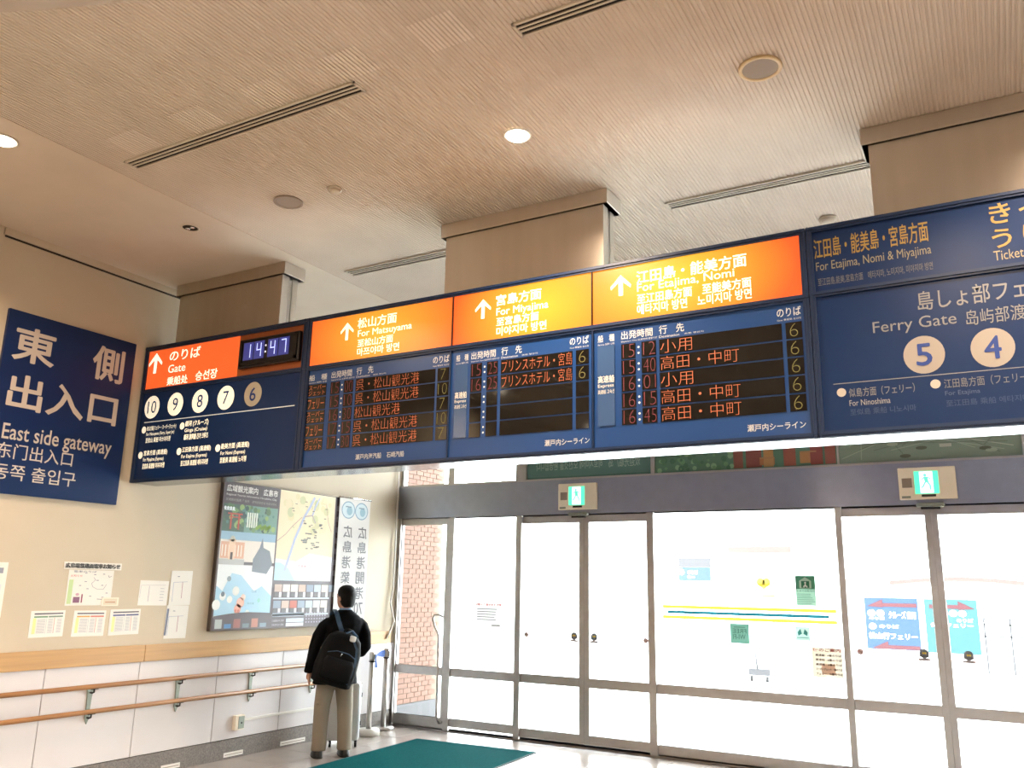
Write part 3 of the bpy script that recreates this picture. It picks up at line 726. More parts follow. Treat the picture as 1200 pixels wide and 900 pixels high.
# right margin and photo grid
a.rect(7.42,Y1-.01,1.5,Z1-.01,'#5a4f58',2)
for k in range(7): a.rect(7.45,7.52,2.44-.12*k,2.50-.12*k,'#8d8794',4)
for r_ in range(2):
    for k in range(8 if r_ == 0 else 7):
        ya = y0+.02+k*.118; za = 1.545-.165*r_
        a.rect(ya,ya+.105,za,za+.075,rnd.choice(['#dfe6e6','#9fb6a6','#c9b3a6','#b8c6d2','#e6dcd0','#8f9cae','#b9604e']),5)
        a.rect(ya+.01,ya+.07,za-.05,za-.005,'#6e6a6e',5); a.rect(ya+.07,ya+.105,za-.055,za-.002,'#dedfe2',5)
    a.rect(y0+.01,y0+.86,1.545-.165*r_-.075,1.545-.165*r_-.06,'#c9d2da',5)
a.rect(y0+.02,y0+.48,1.295,1.335,'#c2cfdc',5); a.rect(y0+.22,y0+.48,1.235,1.275,'#c9d6e2',5); a.rect(y0+.22,y0+.48,1.195,1.228,'#dfe6ec',5)
a.text('広島駅周辺のご案内',y0+.02,y0+.19,1.245,1.265,'#cfcad0',5); a.text('広島港周辺のご案内',y0+.02,y0+.19,1.205,1.225,'#cfcad0',5)
for i_ in range(8):
    for j_ in range(4): a.rect(y0+.51+i_*.042,y0+.53+i_*.042,1.32-j_*.032,1.335-j_*.032,'#a9a3b4',5)
a.build('print','print',mp_,center=c)

# banner hanging between map and door: its print shows through mirrored
by0,by1,bz0,bz1,bx = 7.47,8.02,.16,2.61,-6.535
c = (bx,(by0+by1)/2,.0)
bn = empty('vertical_banner','tall narrow white banner with mirrored Japanese lettering beside the map board','banner',None,c)
q = MB(); nn = 14
for k in range(nn):
    z_a,z_b = bz0+(bz1-bz0)*k/nn,bz0+(bz1-bz0)*(k+1)/nn; q.box(bx-.002,bx+.002,by0,by1,z_a,z_b)
q.build('cloth','cloth_white',bn,center=c)
MB().tube([(bx,by0-.01,bz1),(bx,by1+.01,bz1)],.010).build('top_rod','alu',bn,True,center=c)
MB().tube([(bx-.015,by0+.3,.03),(bx-.015,by0+.3,bz1-.01)],.009).build('support_pole','alu',bn,True,center=c)
MB().box(bx-.035,bx+.05,by0,by1,0,.05,bev=.01).build('foot_case','alu',bn,center=c)
MB().box(bx-.006,bx+.006,by0,by1,.045,.17).build('lower_hem','cloth_white',bn,center=c)
a = Art((bx+.003,0,0),(0,1,0),(0,0,1),(1,0,0),.0006)
for yy in (7.625,7.86):
    a.disc(yy,2.47,.118,'#7f9fb4',1.5,rb=.10); a.disc(yy,2.47,.105,'#c9d8de',2,rb=.088); a.disc(yy+.02,2.46,.05,'#8fb0c0',2.6,rb=.05); a.rect(yy-.05,yy+.05,2.50,2.512,'#6f8494',3)
def col(chars,yc,z0_,pitch,w,hh,colr='#5b5a60'):
    for k,ch in enumerate(chars): a.text(ch,yc-w/2,yc+w/2,z0_-k*pitch-hh,z0_-k*pitch,colr,3,bold=.02,mirror=True)
col('広島港築港',7.64,2.29,.172,.15,.135); col(['広','島','港','開','港','70','周','年'],7.90,2.29,.172,.15,.135)
a.rect(7.92,8.00,.90,1.01,'#2c5fb2',2); a.text('O',7.94,7.985,.93,.98,'#dfe6f0',3)
a.build('print','print',bn,center=c)

# ------------------------------------------------------------------ handrail along the left wall
c = (XW,4.6,.5); hr = empty('handrail','double wooden handrail on grey brackets along the left wall','handrail',None,c)
XH = -6.53
for z_,yy in ((.788,7.40),(.595,7.40)):
    pts = [(XH,-3,z_),(XH,yy-.05,z_),(XH-.02,yy-.01,z_),(XH-.055,yy+.005,z_)]
    MB().tube(pts,.019,16).build('rail','rail_wood',hr,True,center=c)
for k in range(-3,5):
    if k == 5: break
    yb = 3.76+.0+.863*k+.0
    yb = 4.640+.871*(k-1)
    q = MB(); f = lambda a_,b_,d_: (XW+.016+d_, yb+a_, b_)
    q.prism([(-.030,.775),(.030,.775),(.020,.70),(.016,.60),(.022,.545),(.0,.495),(-.022,.545),(-.016,.60),(-.020,.70)],f,(0,.012))
    br = q.build('bracket_plate','bracket_paint',hr,center=c)
    for z_ in (.788,.595):
        q = MB().tube([(XW+.024,yb,z_-.05),(XW+.05,yb,z_-.052),(XH-.0,yb,z_-.045),(XH,yb,z_-.018)],.007,10)
        q.box(XH-.012,XH+.012,yb-.03,yb+.03,z_-.022,z_-.016); q.build('bracket_arm','bracket_dark',hr,True,center=c)
# wall box with conduit
c = (XW+.016,6.25,.25); wbx = empty('outlet_box','cream surface outlet box with grey cover low on the white panels','outlet',None,c)
MB().box(XW+.016,XW+.062,6.20,6.315,.252,.385,bev=.004).build('box','cream_plastic',wbx,center=c)
MB().box(XW+.062,XW+.066,6.235,6.308,.262,.375,bev=.002).build('cover','bracket_paint',wbx,center=c)
MB().cyl((0,0),.008,0,.003).build('key_hole','rubber',wbx).location = (.052,.02,.065)
wbx.children[-1].rotation_euler = (0,math.pi/2,0)
tag(MB().box(XW+.016,XW+.030,6.315,7.40,.320,.345,bev=.003).build('cable_duct','white_plastic'),'thin white cable duct running right from the outlet box','cable duct')
# pale plates with a grey slot, low on the granite base
for i,(ya,yb_) in enumerate(((4.98,5.2),(5.42,5.62),(6.12,6.36),(6.86,7.22))):
    c = (XW+.022,(ya+yb_)/2,.02)
    e = empty('base_plate',['low pale plate on the granite base, first from the left edge','low pale plate on the granite base, second from the left edge','low pale plate on the granite base below the outlet box','wide low pale plate on the granite base left of the standing man'][i],'grille','low plates on the granite base',c)
    MB().box(XW+.022,XW+.027,ya,yb_,.018,.058).build('plate','white_plastic',e,center=c)
    box('slot','grille_grey',e, XW+.027,XW+.0285,ya+.015,yb_-.015,.034,.040,center=c)
# cable in the corner
pts = [(XW+.03,8.60,3.7),(XW+.03,8.60,1.6),(XW+.03,8.56,1.42),(XW+.05,8.585,1.30),(XW+.07,8.60,1.20),(XW+.05,8.55,1.08),(XW+.045,8.50,1.0)]
tag(MB().tube(pts,.011,10).build('corner_cable','white_plastic',None,True),'white cable running down the corner beside the left door jamb','cable')

# ------------------------------------------------------------------ entrance glazing
DT = .05                                        # frame depth
def frame(name, parent, rects, m='steel_frame', y=YD, d=DT, center=None):
    q = MB()
    for x0,x1,z0,z1 in rects: q.box(x0,x1,y,y+d,z0,z1,bev=.002)
    return q.build(name,m,parent,center=center)
hd = tag(MB().box(XW,XR,YD-.03,YD+.16,2.45,2.845).build('trim_4','header_steel'),'wide dark steel beam over the entrance doors',kind='structure')
tag(MB().box(XW,XR,YD-.034,YD-.02,2.842,2.852).box(XW,XR,YD-.02,YD+.12,2.852,2.865).build('trim_5','steel_frame'),kind='structure')
tag(MB().box(XW,XR,YD-.02,YD+.12,-.004,.012).build('trim_6','steel'),'steel threshold strip under the glass doors',kind='structure')
posts = [(-6.603,-6.56),(-5.83,-5.755),(-4.893,-4.818),(-3.288,-3.208),(-1.362,-1.302),(.62,.70),(2.6,2.68),(4.6,4.68),(7.9,8.0)]
pf = MB()
for a_,b_ in posts: pf.box(a_,b_,YD-.015,YD+.019,0,2.45,bev=.002)
tag(pf.build('trim_7','steel_frame'),'steel posts between the glass doors and fixed panes',kind='structure')
def glazed(name,x0,x1,z0,z1,lab,st=.04,rail=True,dy=0,top=.0,bot=.10,stuff=None):
    c = (x0,YD,z0); e = empty(name,lab,None,None,c,kind='structure')
    y = YD+.012+dy
    rs = [(x0,x0+st,z0,z1),(x1-st,x1,z0,z1)] if st else []
    if top: rs.append((x0+st,x1-st,z1-top,z1))
    if bot: rs.append((x0+st,x1-st,z0,z0+bot))
    frame('frame',e,rs,y=y,d=.04,center=c)
    if rail: frame('mid_rail',e,[(x0+st,x1-st,.60,.695)],y=y-.002,d=.044,center=c)
    zs = [(z0+bot,.60),(.695,z1-top)] if rail else [(z0+bot,z1-top)]
    for za,zb in zs: box('pane','glass',e, x0+st,x1-st,y+.017,y+.023,za,zb,center=c)
    return e
d1 = glazed('door_1',-6.60,-5.835,.02,2.445,'hinged glass door at the left end of the entrance, with a curved pull handle',.05,top=.075,bot=.115)
glazed('window_1',-5.755,-4.893,.05,2.45,'fixed glass pane between the hinged door and the sliding doors',.0,bot=.09)
d2 = glazed('door_2',-4.885,-4.040,.03,2.44,'left leaf of the sliding glass doors under the first exit light',.060,top=.08,bot=.09,dy=.01)
d3 = glazed('door_3',-4.0385,-3.216,.03,2.44,'right leaf of the sliding glass doors under the first exit light',.060,top=.08,bot=.09,dy=.01)
glazed('window_2',-3.208,-1.362,.02,2.45,'wide fixed glass pane with the yellow and teal safety stripes',.0,bot=.09)
d4 = glazed('door_4',-1.358,-.5255,.03,2.44,'left leaf of the sliding doors under the second exit light',.058,top=.08,bot=.09,dy=.01)
d5 = glazed('door_5',-.5245,.62,.03,2.44,'right leaf of the sliding doors under the second exit light',.052,top=.08,bot=.09,dy=.01)
glazed('window_3',.70,2.6,.02,2.45,None,.0,bot=.09); glazed('window_4',2.68,4.6,.02,2.45,None,.0,bot=.09); glazed('window_5',4.68,7.9,.02,2.45,None,.0,bot=.09)
c1_ = (-6.60,YD,.02)
MB().tube([(-5.868,YD-.03,.09),(-5.872,YD-.075,.14),(-5.885,YD-.075,1.06),(-5.945,YD-.08,1.17),(-5.975,YD-.08,1.25),(-5.95,YD-.078,1.295),(-5.90,YD-.06,1.30),(-5.865,YD-.01,1.27)],.013,12).build('handle','stanchion',d1,True,center=c1_)
MB().tube([(-5.868,YD-.03,.09),(-5.868,YD+.02,.09)],.02,12).build('handle_foot','steel',d1,True,center=c1_)
# clerestory
posts2 = [(-6.60,-6.56),(-5.876,-5.785),(-4.915,-4.775),(-3.228,-3.186),(-1.305,-1.288),(.26,.30),(2.2,2.24),(4.6,4.64),(7.9,8.0)]
pf = MB()
for a_,b_ in posts2: pf.box(a_,b_,YD,YD+.08,2.865,3.75)
pf.box(XW,XR,YD,YD+.08,3.70,3.76)
tag(pf.build('trim_8','steel_frame'),'steel mullions of the high windows over the entrance',kind='structure')
for i,(a_,b_) in enumerate(((-6.56,-5.876),(-5.785,-4.915),(.30,2.2),(2.24,4.6),(4.64,7.9))):
    tag(MB().box(a_,b_,YD+.03,YD+.036,2.865,3.70).build('window_%d'%(6+i),'glass'),kind='structure')
def filmboard(name,label,x0,x1,fn):
    c = (x0,YD+.03,2.865); e = empty(name,label,'sign',None,c)
    box('backing','grey_out',e, x0,x1,YD+.034,YD+.04,2.865,3.70,center=c)
    a = Art((0,YD+.033,0),(1,0,0),(0,0,1),(0,-1,0),.0008); fn(a); a.build('print','print',e,center=c)
def wel(a):
    a.rect(-4.775,-3.228,2.865,3.70,'#5a8480',1); a.rect(-4.775,-3.228,2.865,2.89,'#48706c',2)
    a.text('Welcome to Hiroshima',-4.30,-3.42,3.11,3.22,'#c4d6d0',3,mirror=True)
    a.text('欢迎光临广岛　히로시마에 오신것을 환영합니다',-4.66,-3.36,2.965,3.07,'#a9c2bb',3,mirror=True)
filmboard('welcome_film','green welcome sign with mirrored lettering in the high window over the first exit light',-4.775,-3.228,wel)
def trees(a):
    a.rect(-3.186,-1.305,2.865,3.70,'#5a8473',1); r_ = random.Random(8)
    for k in range(160): a.disc(r_.uniform(-3.15,-2.35),r_.uniform(2.89,3.35),r_.uniform(.012,.035),r_.choice(['#6b9a78','#4a7564','#84b08c','#56846a']),2+k*.01,n=8)
    for x_,w_,h_,c_ in ((-2.33,.10,.30,'#8a5a50'),(-2.20,.16,.34,'#7f4c48'),(-2.06,.15,.10,'#a8704e'),(-2.02,.10,.34,'#b08a5c'),(-1.82,.12,.36,'#9a5f52'),(-1.66,.16,.14,'#b0845c'),(-1.56,.12,.33,'#8a4e4c'),(-1.42,.10,.36,'#9a6058')):
        hh_ = 4+x_; a.rect(x_,x_+w_,2.88 if h_ > .15 else 2.90,2.88+h_,c_,hh_); a.rect(x_,x_+w_,2.865+h_,2.88+h_,'#a8805e',hh_+.4)
filmboard('tree_film','printed picture of trees and coloured blocks in the high window, middle of the three films',-3.186,-1.305,trees)
def aerial(a):
    a.rect(-1.288,.26,2.865,3.70,'#82988c',1); r_ = random.Random(5)
    for k in range(26): a.line([(r_.uniform(-1.28,.2),r_.uniform(2.9,3.3)) for _ in range(1)]+[(r_.uniform(-1.28,.25),r_.uniform(2.9,3.3))],.008,r_.choice(['#9cb0a4','#6e8278','#b0bdb4']),2)
    for k in range(9): x_ = r_.uniform(-1.2,.15); z_ = r_.uniform(2.9,3.2); a.disc(x_,z_,.05,r_.choice(['#4d5e58','#5c665c','#a0b2a6']),3,rb=.018,n=12)
    a.rect(-.40,-.30,2.985,3.015,'#b9c0b8',4)
filmboard('aerial_film','printed aerial harbour picture in the high window above the second exit light',-1.288,.26,aerial)

# exit lights and door sensors
def exitlight(x0,x1,label,lab2):
    c = (x0,YD-.03,2.495); w = x1-x0; e = empty('exit_light',label,'exit sign',None,c)
    MB().box(x0,x1,YD-.075,YD-.03,2.495,2.79,bev=.006).build('case','cream_plastic',e,center=c)
    gx0,gx1 = x0+w*.285,x0+w*.70
    box('green_face','green_lit',e, gx0,gx1,YD-.080,YD-.0745,2.545,2.752,center=c)
    a = Art((0,YD-.0805,0),(1,0,0),(0,0,1),(0,-1,0),.0008); gc = (gx0+gx1)/2; gw = gx1-gx0
    a.rect(gc-gw*.28,gc+gw*.28,2.55,2.748,(.85,1,.95),1)
    g_ = (.12,.75,.5)
    a.disc(gc-.008,2.715,.013,g_,2); a.poly([(gc-.02,2.70),(gc+.012,2.70),(gc+.018,2.65),(gc-.012,2.645)],g_,2); a.line([(gc-.01,2.65),(gc-.03,2.61),(gc-.045,2.60)],.012,g_,2); a.line([(gc+.01,2.65),(gc+.03,2.62),(gc+.028,2.58)],.012,g_,2); a.line([(gc-.015,2.695),(gc-.04,2.67)],.009,g_,2); a.line([(gc+.01,2.695),(gc+.036,2.68)],.009,g_,2)
    a.build('running_figure','print_glow',e,center=c)
    box('speaker_square','grille_grey',e, x0+.03,x0+.115,YD-.078,YD-.0745,2.605,2.692,center=c)
    box('name_plate','bracket_dark',e, gx0+.05,gx1-.03,YD-.078,YD-.0745,2.517,2.538,center=c)
    box('type_label','bracket_paint',e, x0+.02,x0+.095,YD-.077,YD-.0745,2.508,2.528,center=c)
    c = ((x0+x1)/2,YD-.03,2.43); xm = x0+w*.52
    s_ = empty('door_sensor',lab2,'sensor',None,c)
    MB().box(xm-.115,xm+.115,YD-.085,YD-.03,2.425,2.462,bev=.006).build('body','bracket_paint',s_,center=c)
    MB().box(xm-.08,xm+.08,YD-.07,YD-.03,2.405,2.425).build('lens','black_plastic',s_,center=c)
exitlight(-4.315,-3.845,'cream exit light with a glowing green running figure over the left sliding doors','grey motion sensor under the exit light of the left sliding doors')
exitlight(-.768,-.288,'cream exit light with a glowing green running figure over the right sliding doors','grey motion sensor under the exit light of the right sliding doors')

# stickers on the glass
def sticker(name,label,x0,x1,z0,z1,fn,base='#f2f2f0',cat='sticker',group=None,mt='print_film'):
    y = YD+.012; c = (x0,y,z0); e = empty(name,label,cat,group,c)
    a = Art((x0,y+.014,z0),(x1-x0,0,0),(0,0,z1-z0),(0,-1,0),.0006)
    if base: a.rect(0,1,0,1,base,0)
    o1 = a.build('film',mt,e,center=c) if base else None
    b_ = Art((x0,y+.014,z0),(x1-x0,0,0),(0,0,z1-z0),(0,-1,0),.0006); fn(b_)
    b_.build('print',mt,e,center=c)
def lines(a,c,n,z0,z1,x0=.06,x1=.94,h=1):
    r_ = random.Random(n)
    for k in range(n):
        z = z1-(z1-z0)*(k+.5)/n; a.rect(x0,x1-r_.uniform(0,.25),z-.15*(z1-z0)/n,z+.15*(z1-z0)/n,c,h)
sticker('glass_notice','small notice sheet with a red heading on the fixed pane left of the sliding doors',-5.44,-5.07,1.18,1.45,
        lambda a:[a.text('自動ドア 開きます 注意',0,.95,.88,.98,'#c22a3a',2,bold=.02),lines(a,'#6a6a6e',5,.25,.8),a.rect(.6,.9,.05,.1,'#8a8a8e',1)],base='#fbfbfb')
def stripes(a):
    a.rect(0,1,.76,1,(1,.85,.1),1); a.rect(0,1,0,.24,(1,.85,.1),1); a.rect(.03,.96,.38,.60,'#1c7f92',1)
sticker('safety_stripe','long yellow and teal safety stripe across the wide fixed pane',-3.135,-1.41,1.352,1.488,stripes,base=None)
sticker('wifi_sticker','square green wireless network sticker with mirrored lettering below the safety stripe',-2.434,-2.244,1.136,1.326,
        lambda a:[a.text('FREE',.15,.85,.52,.74,'#3f6e62',2,bold=.02,mirror=True),a.text('WI-FI',.15,.8,.22,.46,'#3f6e62',2,bold=.02,mirror=True),a.rect(.2,.8,.8,.85,'#4f7e70',2)],base='#6fa595')
sticker('evacuation_sticker','green evacuation sticker with a house and running figure above the safety stripe',-1.775,-1.588,1.515,1.80,
        lambda a:[a.rect(.0,1,.55,1,'#4f9a7c',1),a.poly([(.2,.58),(.8,.58),(.8,.83),(.5,.95),(.2,.83)],'#b9d8c8',2),a.rect(.3,.7,.6,.82,'#2f7d5c',3),a.disc(.5,.77,.05,'#dfeee6',4,rb=.03),a.line([(.5,.75),(.5,.68),(.4,.62)],.06,'#dfeee6',4),a.line([(.5,.68),(.6,.62)],.06,'#dfeee6',4),a.text('広島市避難場所',.05,.95,.46,.53,'#3c6a58',3),lines(a,'#5f8f7c',6,.05,.42)],base='#9cc8b2')
sticker('heart_sticker','pale yellow heart sticker with a line of dark letters above the safety stripe',-2.19,-1.97,1.49,1.80,
        lambda a:[a.disc(.37,.78,.18,'#efe07a',1,rb=.13),a.disc(.63,.78,.18,'#efe07a',1,rb=.13),a.poly([(.2,.74),(.5,.55),(.8,.74)],'#efe07a',1.5),a.text('安全安心実施中',.03,.97,.44,.50,'#6e7a44',2,bold=.02),a.rect(.0,1,.34,.38,'#f0e27c',2)],base='#fafaf4',mt='print_film_clear')
sticker('small_green_sticker','small pale green sticker with two wing shapes under the evacuation sticker',-1.80,-1.665,1.19,1.32,
        lambda a:[a.poly([(.2,.35),(.45,.5),(.35,.85),(.15,.6)],'#3f9a94',2),a.poly([(.8,.35),(.55,.5),(.65,.85),(.85,.6)],'#3f9a94',2),a.rect(.1,.9,.18,.26,'#8cc4bc',2)],base='#bfe6dc')
def menu(a):
    a.text('便のご案内',.05,.95,.86,.97,'#a03a34',2,bold=.03)
    for k,t_ in enumerate(('高速船 : 6番のりば','高速船 : 6番のりば','高速船 : 6番のりば','スーパージェット : 7番のりば','フェリー : 10番のりば')): a.text(t_,.12,.97,.70-.155*k,.78-.155*k,'#5a3c30',2,bold=.03)
    a.rect(.3,.75,.1,.45,'#e8c8b0',1)
sticker('boat_guide_sheet','beige guide sheet with red heading at the lower right of the wide fixed pane',-1.66,-1.385,.868,1.138,menu,base='#e6dcc8')
for x_,lab in ((-4.755,'round no-smoking sticker at the left edge of the left sliding leaf'),(-3.33,'round no-smoking sticker at the right edge of the right sliding leaf, near the first post'),(-1.225,'round no-smoking sticker just right of the post beside the boat guide sheet')):
    sticker('no_smoking_sticker',lab,x_-.028,x_+.028,1.09,1.146,lambda a:[a.disc(.5,.5,.5,'#a06a68',1,n=24),a.disc(.5,.5,.36,'#d6c6c0',2,n=24),a.line([(.2,.8),(.8,.2)],.14,'#a06a68',3),a.rect(.25,.75,.44,.54,'#6a5c58',2.5)],base=None,group=None)
for x_,lab in ((-4.16,'round automatic door sticker left of the seam of the left sliding doors'),(-3.92,'round automatic door sticker right of the seam of the left sliding doors'),(-.688,'round automatic door sticker left of the seam of the right sliding doors'),(-.335,'round automatic door sticker right of the seam of the right sliding doors')):
    sticker('auto_door_sticker',lab,x_-.05,x_+.05,1.06,1.17,lambda a:[a.disc(.5,.62,.4,'#5c5c5c',1,rb=.38,n=24),a.rect(.1,.9,.36,.5,'#5c5c5c',1.5),a.disc(.42,.66,.09,'#e0c040',3,n=12),a.disc(.6,.66,.09,'#e0c040',3,n=12),a.rect(.0,1,.06,.26,'#8a7a76',1),a.text('AUTO',.22,.78,.10,.22,'#2c2c2c',2)],base=None)

# ------------------------------------------------------------------ outdoors
tag(box('ground_outside','pave_out',None, -60,60, YD+.1,120, -.3,-.03),'pale paving outside the entrance',kind='structure')
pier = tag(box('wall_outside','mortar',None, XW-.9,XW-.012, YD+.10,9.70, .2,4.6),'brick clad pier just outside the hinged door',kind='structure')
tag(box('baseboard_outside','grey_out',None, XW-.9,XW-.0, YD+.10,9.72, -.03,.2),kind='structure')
bw,bh = .152,.0605
bm_ = MB().box(0,.012,.004,bw-.004,.004,bh-.004,bev=.001).mesh('brick')
z = .205; r = 0
while z < 3.3:
    for k in range(7):
        y = YD+.105+k*bw-(bw/2 if r%2 else 0)
        if y < YD+.1: y = YD+.1
        if y+bw > 9.71: continue
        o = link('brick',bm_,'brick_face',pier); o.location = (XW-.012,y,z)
    z += bh; r += 1
# far pier building, canopies, signs
tag(box('ferry_terminal','white_out',None, -45,45, 46,47, -.03,7),'white building far outside beyond the doors','building')
def canopy(x0,x1,y,z,label,m='white_out'):
    c = (x0,y,0); e = empty('walkway_canopy',label,'canopy',None,c)
    box('roof',m,e, x0,x1,y,y+2.5,z,z+.14,center=c)
    for k in range(3):
        xx = x0+.3+(x1-x0-.6)*k/2; box('post','white_out',e, xx-.05,xx+.05,y+.9,y+1.0,-.03,z,center=c)
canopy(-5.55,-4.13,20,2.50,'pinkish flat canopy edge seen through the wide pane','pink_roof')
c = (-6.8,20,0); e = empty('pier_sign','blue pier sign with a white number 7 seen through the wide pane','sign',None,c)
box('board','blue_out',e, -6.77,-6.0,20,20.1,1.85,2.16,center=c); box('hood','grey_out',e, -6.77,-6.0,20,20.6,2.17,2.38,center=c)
for xx in (-6.7,-6.05): box('post','white_out',e, xx,xx+.05,20.1,20.16,-.03,2.17,center=c)
a = Art((0,20,0),(1,0,0),(0,0,1),(0,-1,0),.004); a.disc(-6.70,2.05,.07,'#ffffff',1); a.text('7',-6.73,-6.67,2.01,2.09,'#1c66b8',2); a.text('のりば',-6.55,-6.30,2.0,2.09,'#ffffff',1); a.text('Gate',-6.55,-6.38,1.91,1.97,'#ffffff',1); a.build('lettering','print',e,center=c)
c = (-.9,24,0); e = empty('arched_canopy','pale pink arched canopy seen through the right sliding doors','canopy',None,c)
q = MB(); N = 14
pa = [(-2.55+3.2*k/N, 1.86+.11*math.sin(math.pi*k/N)) for k in range(N+1)]
for (xa,za),(xb,zb) in zip(pa,pa[1:]):
    vs = [q.b.verts.new(p) for p in ((xa,24,za),(xb,24,zb),(xb,24,zb+.10),(xa,24,za+.10),(xa,27,za),(xb,27,zb),(xb,27,zb+.10),(xa,27,za+.10))]
    for f_ in ((0,1,2,3),(7,6,5,4),(0,4,5,1),(3,2,6,7)): q.b.faces.new([vs[i] for i in f_])
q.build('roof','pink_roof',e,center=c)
for xx in (-2.4,-.9,.5): box('post','white_out',e, xx,xx+.06,25,25.06,-.03,1.87,center=c)
def guide(x0,x1,z0,z1,y,m,label,flip,lines_):
    c = (x0,y,0); e = empty('ferry_guide_sign',label,'sign',None,c)
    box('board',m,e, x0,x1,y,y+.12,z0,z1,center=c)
    for xx in (x0+.1,x1-.16): box('leg','white_out',e, xx,xx+.06,y+.03,y+.09,-.03,z0,center=c)
    a = Art((x0,y,z0),(x1-x0,0,0),(0,0,z1-z0),(0,-1,0),.004)
    def arr(zc,l,r_,right):
        col_ = '#3c1018'
        if right: a.rect(l,r_-.25,zc-.035,zc+.035,col_,2); a.poly([(r_-.3,zc-.05),(r_,zc-.03),(r_-.3,zc+.11)],col_,2.5)
        else: a.rect(l+.25,r_,zc-.035,zc+.035,col_,2); a.poly([(l,zc-.03),(l+.3,zc-.05),(l+.3,zc+.11)],col_,2.5)
    for zc,l,r_,rg in flip: arr(zc,l,r_,rg)
    for t_,l,r_,b_,t2 in lines_: a.text(t_,l,r_,b_,t2,'#eef6fa',2,bold=.02) if t_ != '●' else a.disc((l+r_)/2,(b_+t2)/2,(r_-l)/2,'#eef6fa',1,rb=(t2-b_)/2)
    a.build('print','print',e,center=c)
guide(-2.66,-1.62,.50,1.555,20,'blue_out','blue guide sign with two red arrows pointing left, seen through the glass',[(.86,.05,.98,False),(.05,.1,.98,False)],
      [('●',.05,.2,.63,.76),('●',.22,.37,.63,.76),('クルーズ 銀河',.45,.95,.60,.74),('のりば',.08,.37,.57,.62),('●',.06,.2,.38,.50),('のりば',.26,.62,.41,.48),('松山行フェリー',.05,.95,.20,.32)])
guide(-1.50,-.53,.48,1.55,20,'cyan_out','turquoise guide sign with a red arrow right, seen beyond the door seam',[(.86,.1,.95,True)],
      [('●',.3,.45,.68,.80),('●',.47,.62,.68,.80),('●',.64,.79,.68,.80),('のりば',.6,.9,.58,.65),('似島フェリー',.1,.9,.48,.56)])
c = (-.3,22,0); e = empty('quay_railing','thin grey railing outside at the right of the turquoise guide sign','railing',None,c)
for z_ in (.75,1.0,1.12): box('rail','grey_out',e, -.5,2.6,22,22.03,z_,z_+.03,center=c)
for k in range(7): box('post','grey_out',e, -.5+.5*k,-.46+.5*k,22,22.03,-.03,1.12,center=c)
c = (-4.2,17,0); e = empty('hand_truck','small dark hand truck standing on the paving outside the wide pane','cart',None,c)
box('platform','grey_out',e, -4.42,-4.02,17,17.5,.08,.2,center=c)
MB().tube([(-4.25,17.0,.2),(-4.28,17.0,.55)],.02,8).build('handle','grey_out',e,True,center=c)
for xx in (-4.38,-4.08):
    w_ = MB().cyl((0,0),.05,-.02,.02,14).build('wheel','rubber',e); w_.location = (xx+4.2,.05,.02); w_.rotation_euler = (0,math.pi/2,0)

# ------------------------------------------------------------------ door mat
dmat = empty('door_mat','large teal entrance mat on the tiled floor before the doors','mat',None,(-5.765,8.10,0),math.radians(3.0))
MB().box(.02,1.43,-2.9,-.02,.0008,.009,bev=.003).build('pile_carpet','mat_teal',dmat)
MB().box(0,.02,-2.92,0,.0008,.006).box(1.43,1.45,-2.92,0,.0008,.006).box(.02,1.43,-.02,0,.0008,.006).build('rubber_edge','mat_edge',dmat)

# ------------------------------------------------------------------ stanchions with blue belt
def stanchion(x,y,h,label,basem,br,bh_):
    c = (x,y,0); e = empty('stanchion',label,'stanchion',None,c)
    MB().loft([(0,0,.0008,br,br),(0,0,bh_*.7,br,br),(0,0,bh_,br*.9,br*.9)],36).build('base',basem,e,True)
    MB().cyl((0,0),.030,bh_,h-.09,20).build('pole','stanchion',e,True)
    MB().loft([(0,0,h-.09,.034,.034),(0,0,h-.01,.034,.034),(0,0,h,.028,.028)],20).build('belt_head','stanchion',e,True)
    MB().ring((0,0),.030,.0355,h-.105,h-.092,20).build('collar','rubber',e,True)
    box('belt_slot','rubber',e,.028,.0365,-.008,.008,h-.08,h-.02)
stanchion(-6.335,7.965,.885,'steel stanchion with a thick white round base, nearer the map board','white_plastic',.125,.07)
stanchion(-6.445,8.37,.895,'steel stanchion with a flat grey base beside the door jamb','stanchion',.125,.035)
q = MB(); pts = [(-6.43,8.15,.83,.014),(-6.435,8.18,.838,.02),(-6.44,8.23,.842,.05),(-6.445,8.28,.846,.07),(-6.445,8.332,.845,.075)]
def ribbon(q,pts,t=.003):
    prev = None
    for x_,y_,z_,w_ in pts:
        r_ = [q.b.verts.new((x_+s*t,y_,z_+k*w_/2)) for s,k in ((-1,-1),(1,-1),(1,1),(-1,1))]
        if prev:
            for k in range(4): q.b.faces.new((prev[k],prev[(k+1)%4],r_[(k+1)%4],r_[k]))
        else: q.b.faces.new(r_[::-1])
        prev = r_
    q.b.faces.new(prev)
bt = tag(MB().ball((-6.43,8.14,.825),(.016,.022,.022)).build('barrier_belt','belt_blue',None,True),'blue belt knotted between the two stanchions','belt')
ribbon(q,pts); q.build('belt_strip','belt_blue',bt)
q = MB(); f = lambda a_,b_,d_: (-6.43+d_,8.13+a_,b_)
q.prism([(-.015,.82),(.02,.82),(.055,.70),(.0,.70)],f,(-.003,.003)); q.build('belt_tail','belt_blue',bt)

